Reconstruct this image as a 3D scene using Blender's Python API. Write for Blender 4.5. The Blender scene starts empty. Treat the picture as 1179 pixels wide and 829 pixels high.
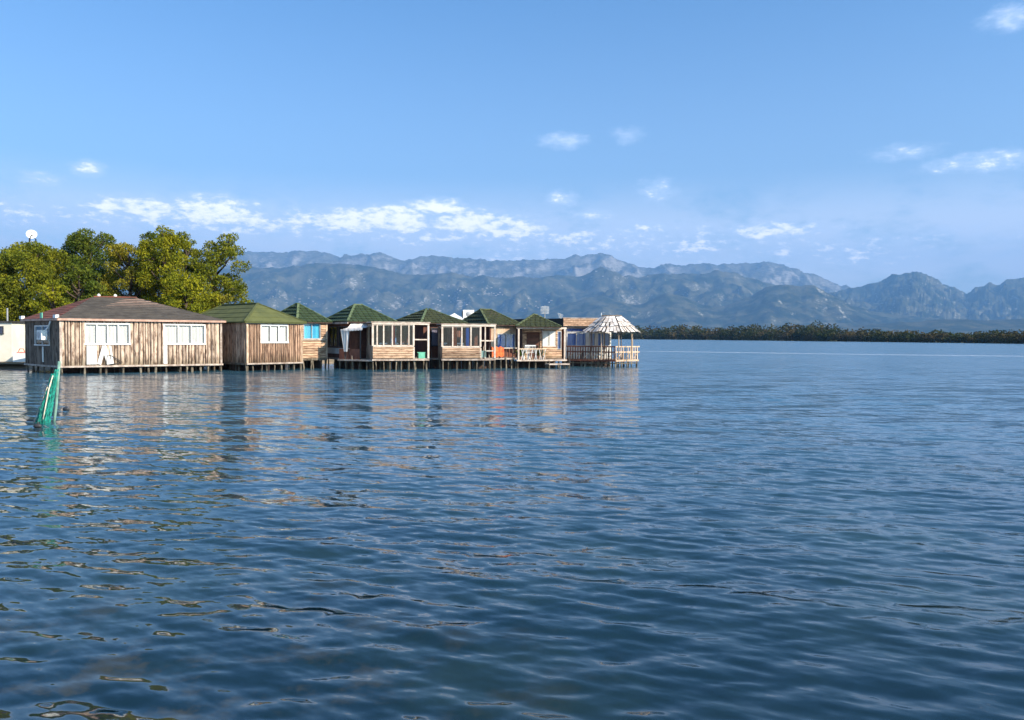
import bpy, math, random
import numpy as np
from mathutils import Vector, Matrix, Euler
R = math.radians
random.seed(7)
scene = bpy.context.scene
COL = scene.collection

# ------------------------------------------------------------------ camera
CAMH, F = 2.2, 925.0                     # eye height (m), focal length in photo pixels
def hz(px): return 387.7 + .005*(px-589.5)            # horizon row of the photo at a column
def gx(px, D): return (px-589.5)/F*D                  # metres to the side at a distance D
def gz(px, y, D): return CAMH + (hz(px)-y)/F*D        # height above water at a distance D
def G(px, D): return Vector((gx(px, D), D))
cd = bpy.data.cameras.new('camera')
cam = bpy.data.objects.new('camera', cd); COL.objects.link(cam)
cd.sensor_width = 36; cd.lens = F/1179*36
cd.clip_start = .1; cd.clip_end = 80000
cam.matrix_world = Matrix.Translation((0, 0, CAMH)) @ Matrix.Rotation(R(90-1.66), 4, 'X') @ Matrix.Rotation(R(.287), 4, 'Z')
scene.camera = cam

# ------------------------------------------------------------------ light
SUN_EL, SUN_AZ = 30, math.degrees(math.atan2(.86, -.51))     # azimuth clockwise from +Y
ce = math.cos(R(SUN_EL))
TOSUN = Vector((math.sin(R(SUN_AZ))*ce, math.cos(R(SUN_AZ))*ce, math.sin(R(SUN_EL))))
sl = bpy.data.lights.new('sun', 'SUN'); sl.energy = 4.2; sl.angle = R(.5); sl.color = (1, .86, .68)
sun = bpy.data.objects.new('sun', sl); COL.objects.link(sun)
sun.rotation_euler = (-TOSUN).to_track_quat('-Z', 'Y').to_euler()
sun.location = (20, -20, 40)

scene.view_settings.view_transform = 'Standard'
scene.view_settings.look = 'None'
scene.view_settings.gamma = 1
scene.view_settings.exposure = .85
scene.render.engine = 'CYCLES'
cy = scene.cycles
cy.use_denoising = True
cy.max_bounces = 6; cy.diffuse_bounces = 2; cy.glossy_bounces = 3; cy.transparent_max_bounces = 10; cy.volume_bounces = 0
cy.sample_clamp_indirect = 4
cy.caustics_reflective = False; cy.caustics_refractive = False

# ------------------------------------------------------------------ node helper
class NT:
    def __init__(s, tree): s.t = tree; tree.nodes.clear()
    def n(s, typ, **k):
        nd = s.t.nodes.new(typ)
        for a, b in k.items(): setattr(nd, a, b)
        return nd
    def l(s, a, b): s.t.links.new(a, b)
    def put(s, sock, v):
        if isinstance(v, bpy.types.NodeSocket): s.l(v, sock)
        elif v is not None: sock.default_value = v
    def m(s, op, a, b=None, c=None, clamp=False):
        nd = s.n('ShaderNodeMath', operation=op, use_clamp=clamp)
        for i, v in enumerate((a, b, c)):
            if v is not None: s.put(nd.inputs[i], v)
        return nd.outputs[0]
    def vm(s, op, a, b=None, scale=None):
        nd = s.n('ShaderNodeVectorMath', operation=op)
        s.put(nd.inputs[0], a)
        if b is not None: s.put(nd.inputs[1], b)
        if scale is not None: s.put(nd.inputs['Scale'], scale)
        return nd.outputs['Value'] if op in ('LENGTH', 'DOT_PRODUCT', 'DISTANCE') else nd.outputs['Vector']
    def mix(s, f, a, b):
        nd = s.n('ShaderNodeMix', data_type='RGBA')
        s.put(nd.inputs['Factor'], f); s.put(nd.inputs['A'], a); s.put(nd.inputs['B'], b)
        return nd.outputs['Result']
    def mixop(s, op, f, a, b):
        nd = s.n('ShaderNodeMix', data_type='RGBA', blend_type=op)
        s.put(nd.inputs['Factor'], f); s.put(nd.inputs['A'], a); s.put(nd.inputs['B'], b)
        return nd.outputs['Result']
    def noise(s, vec, scale, detail=4, rough=.55, out='Fac', dist=0):
        nd = s.n('ShaderNodeTexNoise'); s.put(nd.inputs['Vector'], vec)
        nd.inputs['Scale'].default_value = scale; nd.inputs['Detail'].default_value = detail
        nd.inputs['Roughness'].default_value = rough; nd.inputs['Distortion'].default_value = dist
        return nd.outputs[out]
    def ramp(s, f, a, b, lo=0., hi=1., smooth=True):
        nd = s.n('ShaderNodeMapRange', interpolation_type='SMOOTHSTEP' if smooth else 'LINEAR', clamp=True)
        s.put(nd.inputs[0], f)
        for i, v in enumerate((a, b, lo, hi)): s.put(nd.inputs[i+1], v)
        return nd.outputs[0]
    def pos(s): return s.n('ShaderNodeNewGeometry').outputs['Position']
    def rnd(s): return s.n('ShaderNodeObjectInfo').outputs['Random']
def c4(c): return (c[0], c[1], c[2], 1.)

# ------------------------------------------------------------------ sky with clouds
w = bpy.data.worlds.new('World'); scene.world = w; w.use_nodes = True
T = NT(w.node_tree)
sky = T.n('ShaderNodeTexSky', sky_type='NISHITA', sun_disc=False)
sky.sun_elevation = R(SUN_EL); sky.sun_rotation = R(SUN_AZ)
sky.altitude = 0; sky.air_density = 1.0; sky.dust_density = 2.2; sky.ozone_density = 2.2
d = T.n('ShaderNodeTexCoord').outputs['Generated']
sx = T.n('ShaderNodeSeparateXYZ'); T.l(d, sx.inputs[0])
az = T.m('MULTIPLY', T.m('ARCTAN2', sx.outputs[0], sx.outputs[1]), 57.2958)
el = T.m('MULTIPLY', T.m('ARCSINE', sx.outputs[2]), 57.2958)
cmb = T.n('ShaderNodeCombineXYZ'); T.put(cmb.inputs[0], az); T.put(cmb.inputs[1], T.m('MULTIPLY', el, 2.3))
dv = cmb.outputs[0]
nz = T.noise(dv, .42, 6, .62); nz2 = T.noise(dv, 1.1, 6, .62)
turb = T.m('ADD', T.m('MULTIPLY', T.m('SUBTRACT', nz, .5), 1.9), T.m('MULTIPLY', T.m('SUBTRACT', nz2, .5), 2.4))
CL = [(160,241,46,10,1.2),(250,245,48,13,1.3),(290,258,46,9,.9),(205,256,70,8,.7),(103,195,15,5,.65),(52,206,17,5,.6),(30,243,40,8,.5),(350,252,26,7,.8),(405,255,56,11,1.3),
      (458,253,36,13,1.4),(503,240,32,8,1.2),(545,258,46,12,1.3),(592,266,34,10,1.1),(582,295,22,6,.8),(655,276,32,8,.9),(647,164,20,6,.75),
      (720,157,11,5,.4),(645,229,14,5,.55),(680,249,18,4,.5),(755,220,12,6,.25),(890,266,52,7,1),(795,285,28,7,.8),(740,268,32,7,.6),
      (1155,25,26,8,.75),(1135,187,44,6,.4),(1035,177,22,4,.25),(1000,297,46,8,.55),(900,290,34,6,.5),(690,285,50,7,.5),(500,275,60,7,.5),(100,250,120,11,.4),(430,262,170,13,.5),(720,280,160,12,.4),(950,286,120,11,.35)]
cae = T.n('ShaderNodeCombineXYZ'); T.put(cae.inputs[0], az); T.put(cae.inputs[1], el); ae = cae.outputs[0]
acc = None
for (px, y, hw, hh, st) in CL:
    a0 = math.degrees(math.atan((px-589.5)/F)); e0 = math.degrees(math.atan((hz(px)-y)/math.hypot(F, px-589.5)))
    kx = hw/F*57.3*math.cos(R(a0))**2*1.25; ky = hh/F*57.3*1.4
    nd = T.n('ShaderNodeVectorMath', operation='MULTIPLY_ADD'); T.l(ae, nd.inputs[0])
    nd.inputs[1].default_value = (1/kx, 1/ky, 0); nd.inputs[2].default_value = (-a0/kx, -e0/ky, 0)
    g = T.m('MULTIPLY_ADD', T.vm('DOT_PRODUCT', nd.outputs[0], nd.outputs[0]), -st, st*1.15)
    acc = g if acc is None else T.m('MAXIMUM', acc, g)
dens = T.m('ADD', T.m('MAXIMUM', acc, -2.), turb)
alpha = T.m('MULTIPLY', T.ramp(dens, -.7, 1.15), T.ramp(el, 10., 13.5, .9, .5))
# a thin low veil that follows the whole horizon
nv = T.noise(dv, .16, 6, .6)
veil = T.m('MULTIPLY', T.m('MULTIPLY', T.ramp(el, 1.5, 4.5), T.ramp(el, 11.5, 6.)), T.ramp(T.m('ADD', nv, T.m('MULTIPLY', nz2, .25)), .34, .68))
veil = T.m('MULTIPLY', veil, .85)
bright = T.ramp(T.m('ADD', dens, T.m('MULTIPLY', T.m('SUBTRACT', nz2, .5), 2.4)), .3, 1.7)
skyc = T.mixop('MULTIPLY', 1., sky.outputs[0], (.54, .94, 1.24, 1))
bright = T.m('MULTIPLY', bright, T.ramp(el, 10., 13.5, 1., .3))
ccol = T.mix(bright, (5.2, 6.3, 8.2, 1), (12.5, 11.8, 11.2, 1))
hzv = T.m('MULTIPLY', T.m('POWER', T.ramp(el, 30., 0., 0., 1., False), 2.), .36)
skyc = T.mix(hzv, skyc, (8.3, 8.7, 9.2, 1))
col = T.mix(veil, skyc, (6.6, 7.1, 8.4, 1))
col = T.mix(alpha, col, ccol)
bg = T.n('ShaderNodeBackground'); T.l(col, bg.inputs[0]); bg.inputs[1].default_value = .1
T.l(bg.outputs[0], T.n('ShaderNodeOutputWorld').inputs[0])
w.cycles.sampling_method = 'MANUAL'; w.cycles.sample_map_resolution = 512

# ------------------------------------------------------------------ materials
MATS = {}
def mat(name, c1, c2=None, rough=.8, scale=3., stretch=(1, 1, 1), rnd=0., bump=0., spec=.3, metal=0., detail=5, lo=.35, hi=.65):
    if name in MATS: return MATS[name]
    m = bpy.data.materials.new(name); m.use_nodes = True; MATS[name] = m
    t = NT(m.node_tree); p = t.n('ShaderNodeBsdfPrincipled'); o = t.n('ShaderNodeOutputMaterial'); t.l(p.outputs[0], o.inputs[0])
    p.inputs['Roughness'].default_value = rough; p.inputs['Metallic'].default_value = metal
    p.inputs['Specular IOR Level'].default_value = spec
    v = t.vm('MULTIPLY', t.pos(), stretch)
    if rnd: v = t.vm('ADD', v, t.vm('SCALE', (17., 31., 23.), scale=t.rnd()))
    n = t.noise(v, scale, detail, .65)
    c = t.mix(t.ramp(n, lo, hi), c4(c1), c4(c2 or tuple(x*.7 for x in c1)))
    if rnd:
        k = t.ramp(t.rnd(), 0, 1, 1-rnd, 1+rnd*.6, False)
        c = t.vm('SCALE', c, scale=k)
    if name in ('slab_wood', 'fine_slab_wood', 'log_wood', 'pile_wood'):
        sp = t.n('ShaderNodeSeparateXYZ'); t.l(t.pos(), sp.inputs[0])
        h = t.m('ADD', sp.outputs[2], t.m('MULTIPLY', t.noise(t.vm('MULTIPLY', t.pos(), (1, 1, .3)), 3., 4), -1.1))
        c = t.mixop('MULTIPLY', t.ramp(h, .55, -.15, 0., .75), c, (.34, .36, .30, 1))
    t.put(p.inputs['Base Color'], c)
    if bump:
        b = t.n('ShaderNodeBump'); b.inputs['Strength'].default_value = 1; b.inputs['Distance'].default_value = bump
        t.l(n, b.inputs['Height']); t.l(b.outputs[0], p.inputs['Normal'])
    return m
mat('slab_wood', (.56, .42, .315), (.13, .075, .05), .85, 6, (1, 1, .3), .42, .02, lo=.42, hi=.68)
mat('shaded_slab', (.22, .165, .13), (.07, .048, .038), .9, 6, (1, 1, .3), .4, .02, lo=.42, hi=.68)  # slab wood with the left wall's shade darkened into its colour
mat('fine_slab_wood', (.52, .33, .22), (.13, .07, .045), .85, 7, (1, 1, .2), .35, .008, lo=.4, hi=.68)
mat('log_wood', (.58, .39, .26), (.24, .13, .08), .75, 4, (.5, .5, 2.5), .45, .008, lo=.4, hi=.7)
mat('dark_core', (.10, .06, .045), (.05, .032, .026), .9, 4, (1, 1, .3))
mat('grey_wood', (.30, .25, .21), (.14, .11, .09), .9, 5, (1, 1, .3), .3, .01)
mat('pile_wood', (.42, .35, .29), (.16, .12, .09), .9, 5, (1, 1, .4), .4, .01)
mat('beam_wood', (.56, .47, .40), (.28, .21, .17), .85, 3, (1, 1, 1), .2)
mat('brown_door', (.13, .05, .03), (.08, .03, .02), .6, 3, (1, 1, 3), .2)
mat('red_wood', (.20, .075, .045), (.11, .04, .028), .7, 4, (1, 1, .4), .35)
mat('tan_wood', (.66, .50, .36), (.40, .27, .18), .8, 4, (1, 1, .5), .3)
mat('white_paint', (.72, .70, .68), (.60, .58, .55), .5, 2, rnd=.08)
mat('cream_frame', (.68, .58, .49), (.52, .41, .33), .6, 3, rnd=.15)
mat('fascia', (.56, .36, .28), (.38, .23, .17), .7, 2)
mat('white_plastic', (.82, .82, .80), (.74, .74, .72), .35, 2)
mat('cabin_paint', (.80, .76, .66), (.70, .65, .54), .6, .8)
mat('curtain', (.74, .74, .75), (.60, .60, .62), .9, 2, (3, 3, .2))
mat('blue_curtain', (.14, .33, .92), (.08, .20, .72), .85, 2, (3, 3, .2))
mat('turquoise_curtain', (.10, .55, .78), (.05, .32, .60), .85, 3, (3, 3, .15))
mat('lilac_curtain', (.45, .42, .55), (.25, .24, .36), .85, 3, (3, 3, .15))
mat('awning_cloth', (.78, .74, .70), (.55, .50, .47), .9, 2, (2, 2, .4))
mat('brown_felt', (.088, .076, .064), (.055, .048, .042), .95, 1.6, (1, 1, 2.5), .05, .01)
mat('red_felt', (.24, .08, .055), (.13, .06, .045), .95, 1.5, (1, 1, 1), 0, .01)
mat('green_felt', (.115, .125, .042), (.08, .092, .034), .9, 1.3, (1, 1, 1), .06, .004)
mat('green_tile', (.055, .082, .036), (.03, .05, .025), .6, 2, (1, 1, 1), 0, .004)
mat('moss_tile', (.062, .072, .033), (.033, .042, .022), .75, 2.2, (1, 1, 1), 0, .006)
mat('hip_cap', (.15, .19, .09), (.09, .125, .06), .6, 3)
mat('moss_cap', (.13, .15, .07), (.09, .11, .05), .7, 3)
mat('thatch_board', (.80, .74, .69), (.52, .44, .39), .85, 3, (1, 1, 1), .3, .01)
mat('stone_clad', (.62, .42, .28), (.34, .20, .13), .85, 3, (1, 1, 2.2), .2, .01, lo=.3, hi=.7)
mat('dark_metal', (.05, .05, .055), (.03, .03, .033), .5, 4)
mat('grey_metal', (.45, .46, .48), (.33, .34, .36), .4, 4, metal=.3)
mat('black_roof', (.05, .048, .05), (.03, .03, .03), .9, 2)
mat('orange_cloth', (.72, .17, .05), (.50, .09, .03), .85, 5)
mat('red_cloth', (.55, .05, .04), (.38, .03, .03), .85, 5)
mat('green_plastic', (.16, .50, .34), (.11, .38, .26), .45, 2)
mat('grey_green_board', (.22, .33, .30), (.15, .24, .22), .7, 3)
mat('net_green', (.012, .27, .205), (.006, .15, .12), .75, 9)
mat('rope_pale', (.75, .66, .52), (.5, .42, .32), .8, 6)
mat('pole_pale', (.21, .35, .29), (.10, .21, .17), .7, 5)
mat('bark', (.11, .08, .06), (.055, .04, .03), .95, 5, (1, 1, .3), 0, .02)
mat('bank_soil', (.26, .20, .14), (.13, .11, .075), .95, .5, detail=8, bump=.08)
mat('plain_soil', (.14, .12, .06), (.06, .075, .035), .95, .02, detail=8)
mat('village_wall', (.55, .51, .46), (.40, .36, .32), .9, .01)
mat('crate_red', (.55, .10, .06), (.42, .07, .05), .6, 4)
mat('lamp_glass', (.7, .7, .68), (.6, .6, .58), .3, 4)

def glass():
    m = bpy.data.materials.new('window_glass'); m.use_nodes = True; MATS['glass'] = m
    t = NT(m.node_tree); o = t.n('ShaderNodeOutputMaterial')
    f = t.n('ShaderNodeFresnel'); f.inputs[0].default_value = 1.5
    g = t.n('ShaderNodeBsdfGlossy'); g.inputs['Roughness'].default_value = .03
    tr = t.n('ShaderNodeBsdfTransparent'); tr.inputs[0].default_value = (.97, .98, .98, 1)
    mx = t.n('ShaderNodeMixShader'); t.l(f.outputs[0], mx.inputs[0]); t.l(tr.outputs[0], mx.inputs[1]); t.l(g.outputs[0], mx.inputs[2])
    t.l(mx.outputs[0], o.inputs[0])
glass()

def leaf_mat(name, c1, c2, c3, trans=.28, patch=.9):
    m = bpy.data.materials.new(name); m.use_nodes = True; MATS[name] = m
    t = NT(m.node_tree); o = t.n('ShaderNodeOutputMaterial')
    isl = t.n('ShaderNodeNewGeometry').outputs['Random Per Island']
    n = t.noise(t.pos(), patch, 3, .6)
    c = t.mix(t.ramp(n, .38, .62), c4(c1), c4(c2))
    c = t.mix(t.ramp(isl, .45, 1., 0, .8, False), c, c4(c3))
    p = t.n('ShaderNodeBsdfDiffuse'); t.l(c, p.inputs[0])
    tr = t.n('ShaderNodeBsdfTranslucent'); t.l(c, tr.inputs[0])
    mx = t.n('ShaderNodeMixShader'); mx.inputs[0].default_value = trans
    t.l(p.outputs[0], mx.inputs[1]); t.l(tr.outputs[0], mx.inputs[2]); t.l(mx.outputs[0], o.inputs[0])
leaf_mat('pine_olive', (.135, .155, .017), (.24, .235, .02), (.055, .08, .016))
leaf_mat('pine_dark', (.075, .11, .018), (.15, .17, .022), (.045, .07, .018))
leaf_mat('pine_gold', (.21, .195, .025), (.31, .26, .028), (.10, .11, .02))
leaf_mat('pine_yellow', (.18, .195, .016), (.30, .28, .018), (.07, .095, .016))
leaf_mat('belt_leaf', (.045, .058, .02), (.11, .08, .036), (.022, .036, .014), .15, .045)
leaf_mat('plant_leaf', (.07, .12, .03), (.12, .16, .03), (.05, .08, .02))

# ------------------------------------------------------------------ mesh helper
def V3(p, z=None):
    return Vector((p[0], p[1], p[2] if z is None else z))
class MB:
    def __init__(s): s.v = []; s.f = []
    def add(s, vs, fs):
        b = len(s.v); s.v += [tuple(v) for v in vs]; s.f += [tuple(i+b for i in f) for f in fs]; return s
    def hexa(s, p):      # 8 points: bottom 4 CCW, top 4 CCW
        return s.add(p, [(3,2,1,0),(4,5,6,7),(0,1,5,4),(1,2,6,5),(2,3,7,6),(3,0,4,7)])
    def box(s, c, ux, uy, uz):     # centre and half-extent vectors
        c, ux, uy, uz = Vector(c), Vector(ux), Vector(uy), Vector(uz)
        return s.hexa([c-ux-uy-uz, c+ux-uy-uz, c+ux+uy-uz, c-ux+uy-uz, c-ux-uy+uz, c+ux-uy+uz, c+ux+uy+uz, c-ux+uy+uz])
    def beam(s, p0, p1, w, h, up=(0, 0, 1)):
        p0, p1 = Vector(p0), Vector(p1); a = (p1-p0); L = a.length; a.normalize()
        up = Vector(up)
        if abs(a.dot(up)) > .95: up = Vector((1, 0, 0)) if abs(a.x) < .9 else Vector((0, 1, 0))
        sd = a.cross(up).normalized(); u2 = sd.cross(a)
        return s.box((p0+p1)/2, a*(L/2), sd*(w/2), u2*(h/2))
    def tube(s, pts, rs, n=7):
        pts = [Vector(p) for p in pts]; rings = []
        for i, p in enumerate(pts):
            a = (pts[min(i+1, len(pts)-1)]-pts[max(i-1, 0)]).normalized()
            u = a.cross(Vector((0, 0, 1)) if abs(a.z) < .95 else Vector((1, 0, 0))).normalized(); v = a.cross(u)
            r = rs[i] if isinstance(rs, (list, tuple)) else rs
            rings.append([p+(u*math.cos(k*6.28318/n)+v*math.sin(k*6.28318/n))*r for k in range(n)])
        vs = sum(rings, []); fs = []
        for i in range(len(pts)-1):
            for k in range(n):
                k2 = (k+1) % n; fs.append((i*n+k, i*n+k2, (i+1)*n+k2, (i+1)*n+k))
        fs.append(tuple(range(n))[::-1]); fs.append(tuple((len(pts)-1)*n+k for k in range(n)))
        return s.add(vs, fs)
    def prism(s, poly, off):       # a polygon swept by a vector
        n = len(poly); off = Vector(off); a = [Vector(p) for p in poly]; b = [p+off for p in a]
        return s.add(a+b, [tuple(range(n)), tuple(range(2*n-1, n-1, -1))]+[(i, i+n, (i+1) % n+n, (i+1) % n) for i in range(n)])
    def build(s, name, m, parent=None, smooth=False, org=None):
        o_ = Vector(org) if org is not None else (parent['_o'] if parent is not None and '_o' in ORG_ else None)
        base = ORG.get(parent.name, Vector((0, 0, 0))) if parent is not None else (Vector(org) if org is not None else Vector((0, 0, 0)))
        me = bpy.data.meshes.new(name)
        me.from_pydata([tuple(Vector(v)-base) for v in s.v], [], s.f); me.update()
        if smooth: me.polygons.foreach_set('use_smooth', [True]*len(me.polygons))
        me.materials.append(MATS[m] if isinstance(m, str) else m)
        o = bpy.data.objects.new(name, me); COL.objects.link(o)
        if parent is not None:
            o.parent = parent; ORG[o.name] = base
        else:
            o.location = base; ORG[o.name] = base
        return o
ORG_ = ()
ORG = {}          # world origin of the thing an object belongs to
def thing(name, label, cat, loc, group=None):
    o = bpy.data.objects.new(name, None); COL.objects.link(o); o.location = loc; o.empty_display_size = .3
    o['label'] = label; o['category'] = cat
    if group: o['group'] = group
    ORG[o.name] = Vector(loc)
    return o
def tag(o, label, cat, group=None):
    o['label'] = label; o['category'] = cat
    if group: o['group'] = group
    return o
def piece(name, me, parent, loc, rot, sc):       # a shared-mesh piece under a part
    o = bpy.data.objects.new(name, me); COL.objects.link(o); o.parent = parent
    o.location = Vector(loc)-ORG[parent.name]; o.rotation_euler = rot; o.scale = sc
    ORG[o.name] = ORG[parent.name]
    return o
def meshdata(name, vs, fs, m, smooth=False):
    me = bpy.data.meshes.new(name); me.from_pydata(vs, [], fs); me.update()
    me.materials.append(MATS[m])
    if smooth: me.polygons.foreach_set('use_smooth', [True]*len(me.polygons))
    return me

# unit cladding pieces: x along wall (0..1), y outward is -y, z up (0..1)
def slab_mesh(name, m, seed):
    r = random.Random(seed); prof = [(0, 0), (.06, -.55), (.3, -.95), (.7, -1.), (.94, -.5), (1, 0)]; nz_ = 4
    vs = []; fs = []; n = len(prof)
    for k in range(nz_+1):
        dx = r.uniform(-.05, .05)
        for (x, y) in prof: vs.append((x+dx, y*r.uniform(.75, 1.15), k/nz_))
    for k in range(nz_):
        for i in range(n-1): fs.append((k*n+i, k*n+i+1, (k+1)*n+i+1, (k+1)*n+i))
        fs.append((k*n+n-1, k*n, (k+1)*n, (k+1)*n+n-1))
    fs.append(tuple(range(n-1, -1, -1))); fs.append(tuple(nz_*n+i for i in range(n)))
    return meshdata(name, vs, fs, m)
def log_mesh(name, m, seed):
    r = random.Random(seed); n = 8; nx = 4; vs = []; fs = []
    for k in range(nx+1):
        dz = r.uniform(-.03, .03); rr = r.uniform(.94, 1.04)
        for i in range(n):
            a = i*6.28318/n+.39; vs.append((k/nx, .5*rr*math.cos(a), .5+.52*rr*math.sin(a)+dz))
    for k in range(nx):
        for i in range(n):
            j = (i+1) % n; fs.append((k*n+i, (k+1)*n+i, (k+1)*n+j, k*n+j))
    fs.append(tuple(range(n))); fs.append(tuple(nx*n+i for i in range(n-1, -1, -1)))
    return meshdata(name, vs, fs, m, False)
def pile_mesh(name, m, seed):
    r = random.Random(seed); mb = MB(); pts = [(r.uniform(-.5, .5)*(k in (1, 2)), r.uniform(-.5, .5)*(k in (1, 2)), k/3) for k in range(4)]
    mb.tube(pts, [1., .95, .88, .9], 7)
    return meshdata(name, mb.v, mb.f, m)
SLABS = {k: [slab_mesh('slab', k, i) for i in range(4)] for k in ('slab_wood', 'fine_slab_wood', 'shaded_slab')}
LOGS = [log_mesh('log', 'log_wood', i) for i in range(3)]
PILES = [pile_mesh('pile', 'pile_wood', i) for i in range(4)]
rng = random.Random(11)

class Wall:          # frame of a wall seen from outside, P0 left, P1 right
    def __init__(s, P0, P1):
        s.P0 = Vector((P0[0], P0[1])); d = Vector((P1[0], P1[1]))-s.P0; s.L = d.length; s.u = d/s.L
        s.n = Vector((s.u.y, -s.u.x)); s.ang = math.atan2(s.u.y, s.u.x)
    def p(s, u, z, off=0.):
        q = s.P0+s.u*u+s.n*off; return Vector((q.x, q.y, z))
    def box(s, mb, u0, u1, z0, z1, o0, o1):
        mb.hexa([s.p(u0, z0, o1), s.p(u1, z0, o1), s.p(u1, z0, o0), s.p(u0, z0, o0), s.p(u0, z1, o1), s.p(u1, z1, o1), s.p(u1, z1, o0), s.p(u0, z1, o0)])
        return mb

def cut(a, b, spans):
    segs = [(a, b)]
    for (c, d_) in spans:
        out = []
        for (x, y) in segs:
            if d_ <= x or c >= y: out.append((x, y)); continue
            if c-x > .04: out.append((x, c))
            if y-d_ > .04: out.append((d_, y))
        segs = out
    return segs

def clad(hut, W, z0, z1, style, ops=(), core='dark_core', wood='slab_wood', wmin=.11, wmax=.29, name='wall', u0=0., u1=None, lh=.165):
    u1 = W.L if u1 is None else u1
    mb = MB(); us = sorted(set([u0, u1]+[x for o in ops for x in (o[0], o[1])])); zs = sorted(set([z0, z1]+[x for o in ops for x in (o[2], o[3])]))
    for i in range(len(us)-1):
        for j in range(len(zs)-1):
            um, zm = (us[i]+us[i+1])/2, (zs[j]+zs[j+1])/2
            if any(o[0] < um < o[1] and o[2] < zm < o[3] for o in ops): continue
            W.box(mb, us[i], us[i+1], zs[j], zs[j+1], -.1, 0)
    core_o = mb.build(name, core, hut)
    if style == 'slab':
        u = u0
        while u < u1-.03:
            wd = min(rng.uniform(wmin, wmax), u1-u)
            sp = [(o[2]-.02, o[3]+.02) for o in ops if o[0] < u+wd/2 < o[1]]
            for (a, b) in cut(z0-rng.uniform(0, .05), z1+.0, sp):
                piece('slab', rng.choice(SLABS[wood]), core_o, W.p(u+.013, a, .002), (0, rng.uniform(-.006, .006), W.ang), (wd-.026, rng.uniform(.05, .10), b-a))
            u += wd
    elif style == 'log':
        n = max(1, round((z1-z0)/lh)); h = (z1-z0)/n
        for k in range(n):
            a = z0+k*h
            sp = [(o[0]-.02, o[1]+.02) for o in ops if o[2] < a+h/2 < o[3]]
            for (x, y) in cut(u0, u1, sp):
                piece('log', rng.choice(LOGS), core_o, W.p(x, a, .03), (0, 0, W.ang), (y-x, .12, h))
    return core_o

def window(hut, W, u0, u1, z0, z1, panes=2, cur='curtain', frame='white_paint', fw=.07, off=.06, full=1., hbar=None):
    mb = MB()
    W.box(mb, u0, u1, z1-fw, z1, -.06, off); W.box(mb, u0-.02, u1+.02, z0, z0+fw, -.06, off+.03)
    W.box(mb, u0, u0+fw, z0+fw, z1-fw, -.06, off); W.box(mb, u1-fw, u1, z0+fw, z1-fw, -.06, off)
    f = mb.build('window', frame, hut)
    a, b = u0+fw, u1-fw; wpn = (b-a)/panes
    for k in range(panes):
        x0, x1 = a+k*wpn, a+(k+1)*wpn
        if k: W.box(MB(), x0-fw*.4, x0+fw*.4, z0+fw, z1-fw, -.03, off-.012).build('mullion', frame, f)
        W.box(MB(), x0+.012, x1-.012, z0+fw+.004, z1-fw-.004, .0, .01).build('pane', 'glass', f)
    if hbar: W.box(MB(), a, b, hbar-.025, hbar+.025, -.03, off-.015).build('mullion', frame, f)
    if cur:
        n = max(8, int((b-a)/.06)); g = MB(); e = a+(b-a)*full; vs = []
        for k in range(n+1):
            u = a+(e-a)*k/n; o = -.07+.028*math.sin(k*1.9+rng.random()*.7)
            vs += [W.p(u, z0+.03, o), W.p(u, z1-.05, o*.9-.005)]
        g.add(vs, [(2*k, 2*k+2, 2*k+3, 2*k+1) for k in range(n)])
        g.build('curtain', cur, f, True)
    return f

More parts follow.
